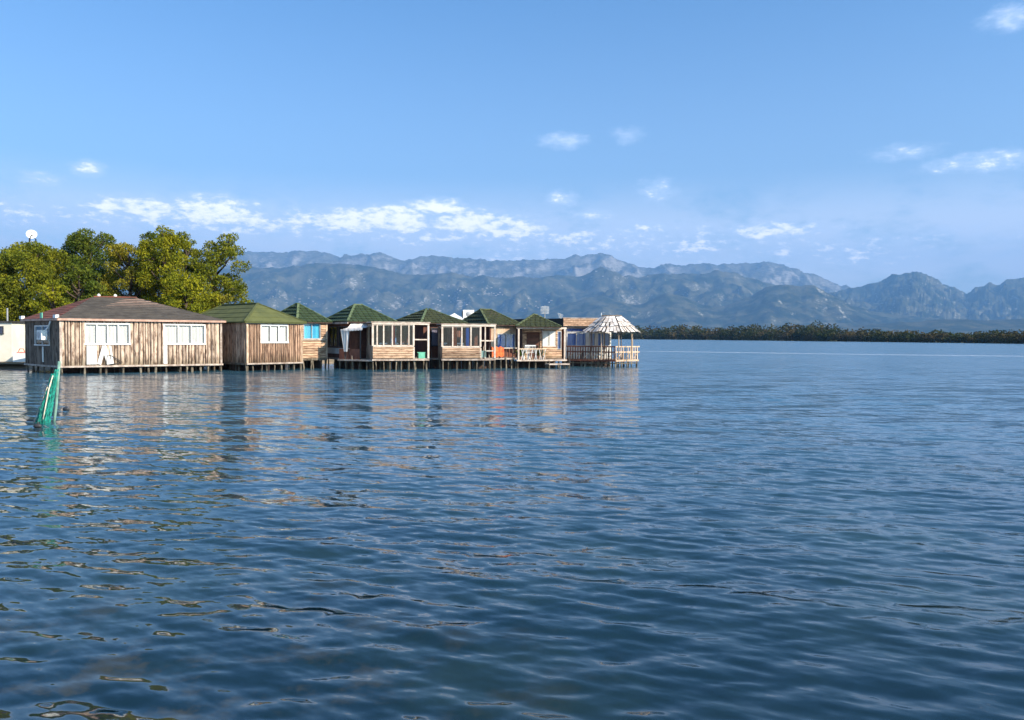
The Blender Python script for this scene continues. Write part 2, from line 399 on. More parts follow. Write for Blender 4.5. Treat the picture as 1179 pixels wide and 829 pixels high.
def roof(hut, E, Rg, kinds, thick=.1, cap='hip_cap', tile=(.36, .34), soffit='dark_core'):
    """E: four eave corners front-left, front-right, back-right, back-left (3-D); Rg: ridge ends (left or front, right or back)
       kinds: material and style of the front, right, back, left slope; ridge side map in 'maps'"""
    E = [Vector(e) for e in E]; r0, r1 = Vector(Rg[0]), Vector(Rg[1]); ax = Rg[2]
    if ax == 'x': sl_ = [(E[0], E[1], r1, r0), (E[1], E[2], r1, r1), (E[2], E[3], r0, r1), (E[3], E[0], r0, r0)]
    else:         sl_ = [(E[0], E[1], r0, r0), (E[1], E[2], r1, r0), (E[2], E[3], r1, r1), (E[3], E[0], r0, r1)]
    mb = MB(); dz = Vector((0, 0, -thick))
    poly = []
    for (e0, e1, t1, t0) in sl_:
        p = [e0, e1, t1] if (t1-t0).length < 1e-4 else [e0, e1, t1, t0]
        poly.append(p)
        mb.add(p, [tuple(range(len(p)))])
        mb.add([e0, e1, e1+dz, e0+dz], [(0, 3, 2, 1)])
    mb.add([e+dz for e in E], [(3, 2, 1, 0)])
    ro = mb.build('roof', soffit, hut)
    for (e0, e1, t1, t0), (m, st) in zip(sl_, kinds):
        U = (e1-e0); L = U.length; U.normalize()
        nrm = U.cross(((t0+t1)/2-e0)); nrm.normalize()
        if nrm.z < 0: nrm = -nrm
        S = nrm.cross(U); S.normalize(); H = (t0-e0).dot(S)
        lo_l, hi_l = 0., (t0-e0).dot(U); lo_r, hi_r = L, (t1-e0).dot(U)
        g = MB()
        def bl(s): return lo_l+(hi_l-lo_l)*s/H
        def br(s): return lo_r+(hi_r-lo_r)*s/H
        def P(u, s, o): return e0+U*u+S*s+nrm*o
        if st == 'tile':
            tw, th = tile; n = max(3, int(H/th)); th = H/n
            for k in range(n):
                s0, s1 = k*th-.03, min((k+1)*th, H); a, b = bl(max(s0, 0))-.02, br(max(s0, 0))+.02; a1, b1 = bl(s1), br(s1)
                u = a-(tw*.5 if k % 2 else 0)
                while u < b:
                    x0, x1 = max(u+.02, a), min(u+tw-.02, b); u += tw
                    if x1-x0 < .03: continue
                    y0, y1 = min(max(x0, a1), b1), max(min(x1, b1), a1); 
                    if y1 < y0: y0 = y1 = (y0+y1)/2
                    j = rng.uniform(-.006, .006); lo_ = .075+j; hi_ = .004
                    xm, ym = (x0+x1)/2, (y0+y1)/2
                    g.add([P(x0, s0, lo_), P(xm, s0, lo_+.035), P(x1, s0, lo_), P(y0, s1, hi_), P(ym, s1, hi_+.02), P(y1, s1, hi_), P(x0, s0, .0), P(x1, s0, .0)],
                          [(0, 1, 4, 3), (1, 2, 5, 4), (6, 7, 2, 1, 0)])
        else:
            hh = {'sheet': .62, 'course': .26}[st]; n = max(2, round(H/hh)); th = H/n
            for k in range(n):
                s0, s1 = k*th-.03, (k+1)*th; a, b = bl(max(s0, 0))-.015, br(max(s0, 0))+.015; a1, b1 = bl(min(s1, H)), br(min(s1, H)); seg = max(1, int((b-a)/1.1))
                for q in range(seg):
                    f0, f1 = q/seg, (q+1)/seg; j = rng.uniform(0, .006)
                    p = [P(a+(b-a)*f0, s0, .028+j), P(a+(b-a)*f1, s0, .028+j), P(a1+(b1-a1)*f1, s1, .006), P(a1+(b1-a1)*f0, s1, .006), P(a+(b-a)*f0, s0, -.005), P(a+(b-a)*f1, s0, -.005)]
                    g.add(p, [(0, 1, 2, 3), (4, 5, 1, 0)])
        o = g.build('roof_tiles' if st == 'tile' else 'roof_covering', m, ro); o['kind'] = 'stuff'
    up = Vector((0, 0, .035))
    def cap_(p, q):
        g = MB(); n = max(2, int((q-p).length/.4))
        for k in range(n):
            g.beam(p.lerp(q, k/n)+up, p.lerp(q, (k+1.08)/n)+up*1.25, .15, .07)
        g.build('ridge_cap', cap, ro)
    if ax == 'x': hips = [(E[0], r0), (E[1], r1), (E[2], r1), (E[3], r0)]
    else: hips = [(E[0], r0), (E[1], r0), (E[2], r1), (E[3], r1)]
    if cap:
        for a, b in hips: cap_(a, b)
        if (r1-r0).length > .3: cap_(r0, r1)
    return ro

def eaves(Q, ov, z):     # Q: front-left, front-right, back-right, back-left; grown outwards by ov
    Q = [Vector((q[0], q[1])) for q in Q]; out = []
    for i in range(4):
        a = (Q[i]-Q[i-1]).normalized(); b = (Q[(i+1) % 4]-Q[i]).normalized()
        n1 = Vector((a.y, -a.x)); n2 = Vector((b.y, -b.x)); k = (n1+n2)/(1+n1.dot(n2))
        q = Q[i]+k*ov; out.append(Vector((q.x, q.y, z)))
    return out

def piles(hut, W, spots, ztop, off=-.08, r=.065):
    for u in spots:
        rr = r*rng.uniform(.75, 1.25)
        piece('pile', rng.choice(PILES), hut, W.p(u, -.8, off+rng.uniform(-.03, .03)), (rng.uniform(-.03, .03), rng.uniform(-.08, .08), rng.uniform(0, 6)), (rr, rr, ztop+.8))
def spaced(L, n, j=.12, e=.08):
    return [e+(L-2*e)*k/(n-1)+(rng.uniform(-j, j) if 0 < k < n-1 else 0) for k in range(n)]
def deck(hut, Q, z, t=.1, m='beam_wood', name='deck'):
    return MB().prism([V3(q, z-t) for q in Q], (0, 0, t)).build(name, m, hut)
def add_shade_boards(hut, W, ztop, off, u0=0., u1=None):  # added dark boards set back under a hut, so the gap reads as shade
    u1 = W.L if u1 is None else u1; u = u0
    while u < u1-.05:
        wd = min(rng.uniform(.2, .5), u1-u); W.box(MB(), u, u+wd-.015, -.5, ztop-rng.uniform(0, .03), off-.03, off+rng.uniform(-.01, .02)).build('shade_board', 'dark_core', hut); u += wd
def qpos(Q): 
    return Vector((sum(q[0] for q in Q)/len(Q), sum(q[1] for q in Q)/len(Q), 0))

# ------------------------------------------------------------------ water
def vnoise(nx, ny, fx, fy, seed):
    """smooth value noise sampled on arrays"""
    r = np.random.RandomState(seed); g = r.rand(257, 257)
    x = np.asarray(nx)*fx % 256; y = np.asarray(ny)*fy % 256
    xi = x.astype(int); yi = y.astype(int); xf = x-xi; yf = y-yi
    xf = xf*xf*(3-2*xf); yf = yf*yf*(3-2*yf)
    return (g[yi, xi]*(1-xf)+g[yi, xi+1]*xf)*(1-yf)+(g[yi+1, xi]*(1-xf)+g[yi+1, xi+1]*xf)*yf
def fbm(x, y, f, seed, oct_=5, ridged=False, gain=.5):
    t = 0; a = 1.; tot = 0
    for o in range(oct_):
        n = vnoise(x+seed*3.7, y+seed*1.9, f, f, seed+o)
        if ridged: n = 1-abs(2*n-1)
        t = t+a*n; tot += a; a *= gain; f *= 2.03
    return t/tot
def grid_obj(name, X, Y, Z, m, smooth=True):
    ny, nx = X.shape; co = np.stack([X, Y, Z], -1).reshape(-1, 3).astype(np.float32)
    i = np.arange(ny*nx).reshape(ny, nx); q = np.stack([i[:-1, :-1], i[:-1, 1:], i[1:, 1:], i[1:, :-1]], -1).reshape(-1)
    me = bpy.data.meshes.new(name); me.vertices.add(len(co)); me.vertices.foreach_set('co', co.ravel())
    nf = len(q)//4; me.loops.add(len(q)); me.loops.foreach_set('vertex_index', q.astype(np.int32))
    me.polygons.add(nf); me.polygons.foreach_set('loop_start', np.arange(0, len(q), 4, dtype=np.int32))
    me.update(calc_edges=True)
    me.polygons.foreach_set('use_smooth', np.full(nf, smooth))
    me.materials.append(m if not isinstance(m, str) else MATS[m]); o = bpy.data.objects.new(name, me); COL.objects.link(o); return o

def water_mat():
    m = bpy.data.materials.new('lagoon_water'); m.use_nodes = True
    t = NT(m.node_tree); o = t.n('ShaderNodeOutputMaterial'); p = t.n('ShaderNodeBsdfPrincipled'); t.l(p.outputs[0], o.inputs[0])
    P = t.pos()
    p.inputs['IOR'].default_value = 1.5; 
    n0 = t.noise(P, .35, 5, .6)
    c = t.mix(t.ramp(n0, .42, .68), (.004, .016, .023, 1), (.012, .028, .024, 1))
    s0 = t.n('ShaderNodeSeparateXYZ'); t.l(P, s0.inputs[0])
    shoal = t.m('MULTIPLY', t.m('MULTIPLY', t.ramp(t.noise(P, 1.6, 7, .7), .5, .62), t.ramp(s0.outputs[1], 8.5, 4.6)), t.ramp(s0.outputs[0], 1.5, -2.2))
    c = t.mix(t.m('MULTIPLY', shoal, .8), c, (.042, .040, .024, 1))
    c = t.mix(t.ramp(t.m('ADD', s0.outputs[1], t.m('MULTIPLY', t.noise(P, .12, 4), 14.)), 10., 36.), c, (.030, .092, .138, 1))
    # wind slick and gust patches on the open lagoon
    s = t.n('ShaderNodeSeparateXYZ'); t.l(P, s.inputs[0]); x, y = s.outputs[0], s.outputs[1]
    line = t.m('SUBTRACT', y, t.m('ADD', 137., t.m('MULTIPLY', x, -.50)))
    wob = t.m('MULTIPLY', t.m('SUBTRACT', t.noise(P, .03, 3), .5), 10.)
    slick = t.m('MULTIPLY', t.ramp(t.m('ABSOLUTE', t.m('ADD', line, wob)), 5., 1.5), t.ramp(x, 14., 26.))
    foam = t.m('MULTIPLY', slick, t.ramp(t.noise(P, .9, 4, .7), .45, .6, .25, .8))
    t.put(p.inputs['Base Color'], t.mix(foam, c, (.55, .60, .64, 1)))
    gust = t.ramp(t.noise(t.vm('MULTIPLY', P, (.35, 1, 1)), .05, 3, .5), .35, .65, .75, 1.2)
    k = gust
    t.put(p.inputs['Roughness'], t.m('ADD', t.ramp(y, 8., 45., .05, .15, False), t.ramp(y, 45., 130., 0., .08, False)))
    k = t.m('MULTIPLY', k, t.ramp(y, 15., 120., 1., .55, False))
    # ripples as normals
    a = R(-31); q = t.n('ShaderNodeVectorRotate', rotation_type='Z_AXIS'); t.l(P, q.inputs['Vector']); q.inputs['Angle'].default_value = -a
    qv = t.vm('MULTIPLY', q.outputs[0], (.24, 1, 1))
    half = (.5, .5, .5)
    A = t.vm('SUBTRACT', t.noise(t.vm('MULTIPLY', P, (.22, 1, 1)), 2.6, 2, .5, 'Color'), half)
    B = t.vm('SUBTRACT', t.noise(qv, 6.5, 2, .55, 'Color'), half)
    C = t.vm('SUBTRACT', t.noise(t.vm('MULTIPLY', q.outputs[0], (.5, 1, 1)), 15., 2, .5, 'Color'), half)
    nn = t.vm('ADD', t.vm('ADD', t.vm('SCALE', A, scale=.56), t.vm('SCALE', B, scale=.42)), t.vm('SCALE', C, scale=.22))
    A2 = t.vm('SUBTRACT', t.noise(t.vm('MULTIPLY', P, (.22, 1, 1)), .16, 3, .6, 'Color'), half)
    A3 = t.vm('SUBTRACT', t.noise(t.vm('MULTIPLY', P, (.25, 1, 1)), 1.0, 2, .5, 'Color'), half)
    nn = t.vm('ADD', nn, t.vm('SCALE', A3, scale=t.ramp(y, 8., 30., .0, .34, False)))
    nn = t.vm('ADD', nn, t.vm('SCALE', A2, scale=t.ramp(y, 40., 120., .0, .45, False)))
    nn = t.vm('SCALE', nn, scale=k)
    nn = t.vm('MULTIPLY', nn, (.4, 1, 0))
    g = t.n('ShaderNodeNewGeometry').outputs['Normal']
    t.put(p.inputs['Normal'], t.vm('NORMALIZE', t.vm('ADD', g, nn)))
    return m
def build_water():
    na = 680; th = np.linspace(R(-42), R(42), na)
    y0 = -1.5                                                  # apex of the fan, a little behind the eye
    rows = np.concatenate([1/np.linspace(1/3.4, 1/70., 820), np.geomspace(73, 20000, 44)])
    Rr, Th = np.meshgrid(rows, th, indexing='ij')
    X = Rr*np.tan(Th); Y = Rr+y0*0
    step = np.gradient(rows)[:, None]
    Z = np.zeros_like(X); r = np.random.RandomState(5)
    for k in range(66):
        lam = .13*(22.)**(k/65.); d0 = math.atan2(.86, .40)+r.normal(0, .27)
        if k % 3 == 0: d0 = R(98)+r.normal(0, .3)
        kx, ky = math.cos(d0)*6.2832/lam, math.sin(d0)*6.2832/lam
        slope = .0205*math.exp(-(math.log(lam/.36)/1.05)**2)
        wgt = np.clip((lam/step-1.8)/2.2, 0, 1)
        ph = kx*X+ky*Y+r.rand()*6.28
        env = .55+.9*vnoise(X+k*3.1+300, Y+k*5.7+300, .35/lam**.5, .35/lam**.5, k)
        s_ = np.sin(ph); Z += slope*lam/6.2832*wgt*env*(s_+.18*np.cos(2*ph))
    grp = .62+.76*fbm(X+200, Y+200, .22, 91, 3); Z *= np.clip(grp, .5, 1.4)
    Z[rows > 90] = 0
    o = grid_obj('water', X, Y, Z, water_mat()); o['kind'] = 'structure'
build_water()

# ------------------------------------------------------------------ mountains and plain
def terrain_mat(name, green1, green2, rock, rlo, rhi, sc):
    m = bpy.data.materials.new(name); m.use_nodes = True; MATS[name] = m
    t = NT(m.node_tree); o = t.n('ShaderNodeOutputMaterial'); p = t.n('ShaderNodeBsdfDiffuse'); t.l(p.outputs[0], o.inputs[0])
    P = t.pos()
    n = t.noise(P, sc*1.6, 9, .72); n2 = t.noise(t.vm('MULTIPLY', P, (1, .6, 2.2)), sc*13, 8, .74)
    c = t.mix(t.ramp(n, .4, .62), c4(green1), c4(green2))
    gn = t.n('ShaderNodeSeparateXYZ'); t.l(t.n('ShaderNodeNewGeometry').outputs['Normal'], gn.inputs[0])
    steep = t.ramp(gn.outputs[2], .93, .62)
    f = t.ramp(t.m('ADD', t.m('ADD', t.m('MULTIPLY', n2, .7), t.m('MULTIPLY', steep, .14)), t.m('MULTIPLY', n, .3)), rlo, rhi)
    c = t.mix(f, c, c4(rock)); t.l(c, p.inputs[0])
    return m
terrain_mat('back_range', (.13, .12, .08), (.04, .045, .028), (.33, .30, .265), .47, .68, .0011)
terrain_mat('mid_range', (.022, .032, .014), (.12, .11, .06), (.40, .37, .33), .645, .73, .0018)
terrain_mat('fore_hills', (.018, .028, .012), (.10, .095, .05), (.52, .48, .42), .60, .68, .0028)
def mountain(name, prof, Dc, Df, Db, m, rough, seed, res=(860, 72), p=1.35, fr=2.2):
    xs = np.array([a for a, _ in prof], float); ys = np.array([b for _, b in prof], float)
    px = np.linspace(xs[0], xs[-1], res[0]); yy = np.interp(px, xs, ys)
    k = np.hanning(5); k /= k.sum(); yy = np.convolve(np.pad(yy, 2, 'edge'), k, 'valid')
    yy = yy+1.7*(fbm(px*.12, px*0+3., 1., seed+50, 5, False, .62)-.5)*2
    v = np.concatenate([np.linspace(0, 1, int(res[1]*.75)), np.linspace(1, 1.6, int(res[1]*.25))[1:]])
    Vv, Px = np.meshgrid(v, px, indexing='ij'); Yy = np.broadcast_to(yy, Vv.shape)
    D = np.where(Vv <= 1, Df+(Dc-Df)*Vv, Dc+(Db-Dc)*(Vv-1)/.6)
    X = (Px-589.5)/F*D; crest = CAMH+(387.7+.005*(Px-589.5)-Yy)/F*Dc
    prf = np.where(Vv <= 1, np.clip(Vv, 0, 1)**p, np.clip(1-(Vv-1)/.6, 0, 1))
    rd = fbm(X/1000.+40, D/1000.*.8+40, fr, seed, 7, True, .6)-.55
    fade = np.sin(np.clip(Vv, 0, 1)*math.pi*.96)**.6*np.where(Vv > 1, .2, 1.)
    Z = crest*prf+rough*crest.mean()*rd*fade+rough*.12*crest.mean()*rd*(Vv <= 1)*0
    Z = np.where(Vv <= .001, -.5, Z)
    o = grid_obj(name, X, D, Z, m); o['kind'] = 'structure'; return (X, D, Z)
mountain('mountain_range', [(-500,300),(-100,296),(150,293),(280,291),(330,292),(372,294),(400,296),(432,294),(470,299),(500,297),(540,299),(562,302),(600,299),(640,298),(672,297),(690,295),(705,297),(722,306),(742,311),(760,308),(800,308),(830,305),(850,303),(880,303),(905,309),(925,315),(942,319),(962,327),(985,336),(1030,345),(1100,352),(1400,360),(1700,365)],
         17500, 12500, 21000, 'back_range', .62, 3, fr=1.5)
MID = mountain('mid_mountains', [(-500,318),(0,316),(200,314),(280,311),(320,308),(345,306),(372,305),(420,311),(480,317),(560,319),(620,319),(660,318),(678,314),(692,311),(712,315),(735,319),(770,318),(800,317),(825,312),(842,317),(870,325),(920,338),(1000,350),(1200,362),(1700,372)],
         12600, 9500, 14500, 'mid_range', .8, 8, fr=1.5)
FORE = mountain('fore_hills', [(-500,372),(200,368),(400,366),(560,362),(620,358),(655,349),(690,340),(715,349),(740,352),(752,344),(768,337),(785,341),(810,352),(835,352),(862,342),(880,332),(896,329),(920,330),(935,330),(950,337),(975,350),(1000,358),(1060,366),(1200,372),(1700,374)],
         10200, 8400, 11600, 'fore_hills', .8, 15, fr=2.0)
mountain('east_mountains', [(900,372),(935,352),(955,336),(975,334),(1000,330),(1012,326),(1026,320),(1040,316),(1051,314),(1066,319),(1082,328),(1100,338),(1112,341),(1122,332),(1136,326),(1148,330),(1158,323),(1179,321),(1260,317),(1400,322),(1700,330)],
         13200, 9500, 15000, 'mid_range', .72, 22, fr=1.5)
mountain('low_hills', [(700,384),(850,380),(950,377),(1010,373),(1060,370),(1100,367),(1140,369),(1180,367),(1260,366),(1400,370),(1700,374)],
         8000, 6600, 9000, 'fore_hills', .25, 31, (300, 40), fr=3.)
# far plain behind the wooded shore
def plain():
    SH = [(-1100,1500),(-300,1300),(300,1150),(740,900),(840,740),(940,600),(1060,470),(1179,385),(1320,310),(1700,230)]
    xs = np.array([a for a, _ in SH], float); ds = np.array([b for _, b in SH], float)
    px = np.linspace(-1100, 1700, 260); d0 = np.interp(px, xs, ds)*(1+.025*(fbm(px*.03, px*0, 1., 77, 3)-.5))
    prof = [(0, -.6), (.004, .3), (.012, .8), (.05, 1.2), (.2, 1.6), (.5, 2), (1, 2)]
    X, Y, Z = [], [], []
    for f, z in prof:
        D = d0+(11500-d0)*f; X.append((px-589.5)/F*D); Y.append(D); Z.append(np.full_like(px, z))
    o = grid_obj('far_shore', np.array(X), np.array(Y), np.array(Z), 'plain_soil'); o['kind'] = 'structure'
    return px, d0
PLX, PLD = plain()

def quads(name, P, S, seed, m, parent=None, asp=(.45, 1.), up=.3):
    """P (n,3) centres, S (n,) sizes: a cloud of small leaf faces"""
    r = np.random.RandomState(seed); n = len(P)
    a = r.normal(size=(n, 3)); a[:, 2] += up; a /= np.linalg.norm(a, axis=1)[:, None]
    b = np.cross(a, r.normal(size=(n, 3))); b /= np.linalg.norm(b, axis=1)[:, None]
    w_ = (S*r.uniform(*asp, n))[:, None]*.5; h_ = S[:, None]*.5
    co = np.stack([P-a*h_-b*w_*.5, P-a*h_*.2+b*w_, P+a*h_, P-a*h_*.1-b*w_], 1).reshape(-1, 3)
    base = np.array(ORG[parent.name]) if parent is not None else np.zeros(3)
    me = bpy.data.meshes.new(name); me.vertices.add(4*n); me.vertices.foreach_set('co', (co-base).astype(np.float32).ravel())
    me.loops.add(4*n); me.loops.foreach_set('vertex_index', np.arange(4*n, dtype=np.int32))
    me.polygons.add(n); me.polygons.foreach_set('loop_start', np.arange(0, 4*n, 4, dtype=np.int32)); me.update(calc_edges=True)
    me.materials.append(MATS[m]); o = bpy.data.objects.new(name, me); COL.objects.link(o)
    if parent is not None: o.parent = parent; ORG[o.name] = ORG[parent.name]
    return o

# far wooded shore: one mass of scrub and low trees
def belt():
    r = np.random.RandomState(9); Ps, Ss = [], []
    topx = [-300, 600, 740, 780, 830, 850, 880, 905, 925, 940, 950, 965, 985, 1010, 1050, 1080, 1120, 1179, 1300, 1600]
    topy = [371, 373, 374, 374, 375.5, 373, 373.5, 373, 371, 370, 371, 376, 378, 379, 380.5, 380, 382, 380, 380, 380]
    for k in range(1700):
        px = r.uniform(420, 1500); d0 = np.interp(px, PLX, PLD); row = r.rand()
        D = d0+4+row*row*60*(d0/600.)
        top = CAMH+(hz(px)-np.interp(px, topx, topy))/F*D
        h = top*(.35+.65*min(1, row*1.6))*r.uniform(.5, 1.06)
        X = (px-589.5)/F*D; rad = max(1.6, h*r.uniform(.35, .6)); n = 85
        d_ = r.normal(size=(n, 3)); d_ /= np.linalg.norm(d_, axis=1)[:, None]
        q = d_*np.array([rad, rad, h*.5])*r.uniform(.8, 1.03, n)[:, None]+np.array([X, D, .3+h*.5])
        Ps.append(q); Ss.append(r.uniform(.9, 1.7, n)*max(.6, d0/600.))
    o = quads('far_woodland', np.concatenate(Ps), np.concatenate(Ss), 3, 'belt_leaf', None, (.6, 1.))
    o['kind'] = 'stuff'; tag(o, 'dark wooded shoreline of scrub across the lagoon', 'woodland')
belt()

# pale villages scattered over the far slopes
def villages():
    r = random.Random(4); g = MB(); X, D, Z = MID
    cl = [(350,345,10,12),(400,352,22,18),(430,358,20,16),(470,340,14,10),(490,350,20,22),(545,338,20,16),(570,340,14,10),(620,356,12,14),(628,350,10,10),(700,318,14,6),(730,320,16,8),(320,338,10,4),(420,322,10,4),(372,349,16,8),(520,336,14,10),(460,362,18,10),(800,345,14,8),(790,350,14,8),(890,358,16,8),(660,352,8,6)]
    for (px, y, s, n) in cl:
        for k in range(n):
            p = px+r.gauss(0, s); yy = y+r.gauss(0, 3.5)
            j = int(np.clip((p+500)/2200.*859, 0, 858))
            colz, cold = Z[:, j], D[:, j]; ang = 387.7+.005*(p-589.5)-F*(colz-CAMH)/cold
            i = int(np.argmin(np.abs(ang[:52]-yy)))
            c = (X[i, j], D[i, j], Z[i, j]+3); a, b, h = r.uniform(6, 16), r.uniform(5, 9), r.uniform(4, 8)
            g.box(c, (a, 0, 0), (0, b, 0), (0, 0, h))
    o = g.build('distant_village', 'village_wall'); o['kind'] = 'stuff'; tag(o, 'pale specks of far villages on the blue mountain slopes', 'village')
villages()

# near bank on the left, under the pines
def bank():
    xs = np.linspace(-95, -6, 120); prof = [(-.6, -.5), (0, .05), (.8, .35), (3, .5), (10, .8), (40, 1.2), (60, -.5)]
    edge = np.interp(xs, [-95, -45, -32, -29, -26, -20, -12, -6], [49, 51, 51.2, 52.5, 55.5, 60, 66, 74])+.6*(fbm(xs*.4+50, xs*0+9, 1., 4, 3)-.5)*2
    X = np.array([xs for _ in prof]); Y = np.array([edge+d for d, _ in prof]); Z = np.array([z+.12*(fbm(xs+60, xs*0+d+30, .9, 6, 3)-.5)*(z > 0) for d, z in prof])
    o = grid_obj('shore_bank', X, Y, Z, 'bank_soil'); o['kind'] = 'structure'
bank()

# ------------------------------------------------------------------ pines
def tree(label, px, D, top_y, hw_px, m, base_z=.5, low=2.2, clumps=46, per=330, seed=1, shape=1., gap=.0, lean=0., name='pine_tree', ts=(.11, .24), group='pines behind the huts'):
    r = np.random.RandomState(seed); X = gx(px, D); top = gz(px, top_y, D); hw = hw_px/F*D
    t = thing(name, label, 'tree', (X, D, base_z), group)
    H = top-low; cs = []
    clumps = int(clumps*1.55); hw *= 1.05
    for k in range(clumps):
        f = (k+.5)/clumps; f = min(1., f*.98+r.uniform(-.03, .03)); prof = min(1., .62+1.1*f)*math.sqrt(max(0., 1-max(0., (f-.35)/.72)**2.2))*(.9+.2*r.rand())
        a = r.uniform(0, 6.283); rr = hw*prof*math.sqrt(r.uniform(.05, 1.)); cr = hw*r.uniform(.27, .43)*(1-.25*f)
        rr = max(0, min(rr, hw*prof*1.06-cr*.55))
        cz = low+H*f-cr*.55*f
        cs.append((X+lean*f+rr*math.cos(a), D+rr*math.sin(a), cz, cr))
    Ps, Ss = [], []
    for (x, y, z, c) in cs:
        n = int(1.75*per*(c/.8)**2*r.uniform(.6, 1.1)*(1-gap)); d_ = r.normal(size=(n, 3)); d_[:, 2] = d_[:, 2]*.9+.22; d_ /= np.linalg.norm(d_, axis=1)[:, None]
        lob = .72+.5*fbm(d_[:, 0]*2+9+x, d_[:, 1]*2+9+d_[:, 2]*2+y, 1.1, seed, 2)
        q = d_*np.array([c, c, c*.72])*(r.uniform(.4, 1.12, n)**.6*lob)[:, None]+np.array([x, y, z]); Ps.append(q); Ss.append(r.uniform(*ts, n))
    quads('crown', np.concatenate(Ps), np.concatenate(Ss), seed, m, t, (.3, .7), .6)
    g = MB(); tr = .16+.012*(top-base_z); tops = low+H*.82
    pts = [(X+lean*.5*(k/5)**2+r.uniform(-.08, .08)*(k > 0), D+r.uniform(-.08, .08)*(k > 0), base_z-.3+(tops-base_z+.3)*k/5) for k in range(6)]
    g.tube(pts, [tr*(1-.15*k) for k in range(6)], 8); tk = g.build('trunk', 'bark', t, True)
    for (x, y, z, c) in cs[::2]:
        f = np.clip((z-base_z)/(tops-base_z)-.16, .1, .95); k = f*5; i = int(min(k, 4)); s0 = Vector(pts[i]).lerp(Vector(pts[i+1]), k-i); e = Vector((x, y, z)); md = s0.lerp(e, .55)+Vector((0, 0, -.12))
        MB().tube([s0, md, e], [tr*.36, tr*.24, tr*.1], 5).build('limb', 'bark', tk, True)
    return t
tree('broad olive pine below the white dish, left edge', 34, 63, 277, 47, 'pine_olive', low=1.2, clumps=60, per=300, seed=1)
tree('dark pine cut by the left picture edge behind white cabin', -22, 62, 292, 46, 'pine_dark', low=1.2, clumps=44, per=260, seed=2)
tree('low olive pine bush just behind the reddish roof slope', 62, 58.5, 322, 24, 'pine_yellow', base_z=.5, low=1.2, clumps=24, per=300, seed=3)
tree('tall dark green pine with slim top, second from left', 100, 67, 263, 35, 'pine_dark', low=1.8, clumps=54, per=320, seed=4, lean=.5)
tree('dark pine filling the gap above the brown roof peak', 92, 61.5, 302, 27, 'pine_dark', low=1.5, clumps=34, per=300, seed=12)
tree('dark pine in the dip between the leftmost pine and slim dark one', 66, 69, 293, 24, 'pine_dark', low=1.5, clumps=34, per=300, seed=21)
tree('golden yellow tree in the middle of the grove', 150, 64, 277, 33, 'pine_gold', low=1.8, clumps=46, per=320, seed=5)
tree('tall yellow green pine with the highest crown', 191, 63, 261, 29, 'pine_yellow', low=2., clumps=52, per=320, seed=6)
tree('dark pine top showing behind the tallest yellow green pine', 178, 69, 263, 24, 'pine_dark', low=2.5, clumps=38, per=300, seed=16)
tree('slim pine between the tallest crown and the open rightmost one', 214, 66, 268, 22, 'pine_olive', low=2.4, clumps=36, per=300, seed=13)
tree('open rightmost pine with gaps between its branches', 246, 64, 268, 34, 'pine_olive', low=2.2, clumps=40, per=280, seed=7, gap=.12, lean=.5)
tree('low yellow pine bush behind the brown roof right end', 214, 59.5, 312, 32, 'pine_yellow', low=1.2, clumps=34, per=300, seed=8)
tree('short olive bush above the green felt roof ridge', 258, 61, 336, 18, 'pine_gold', low=1.2, clumps=18, per=240, seed=9, name='bush', group='bushes behind the huts')
tree('sparse twiggy bush right of the grove above green roof', 279, 62, 346, 9, 'pine_gold', low=1.2, clumps=10, per=120, seed=10, name='bush', group='bushes behind the huts', gap=.5)
tree('dark bush in the gap beside white cabin', 22, 56, 372, 13, 'pine_dark', base_z=.4, low=.7, clumps=16, per=260, seed=11, name='bush', group='bushes behind the huts')

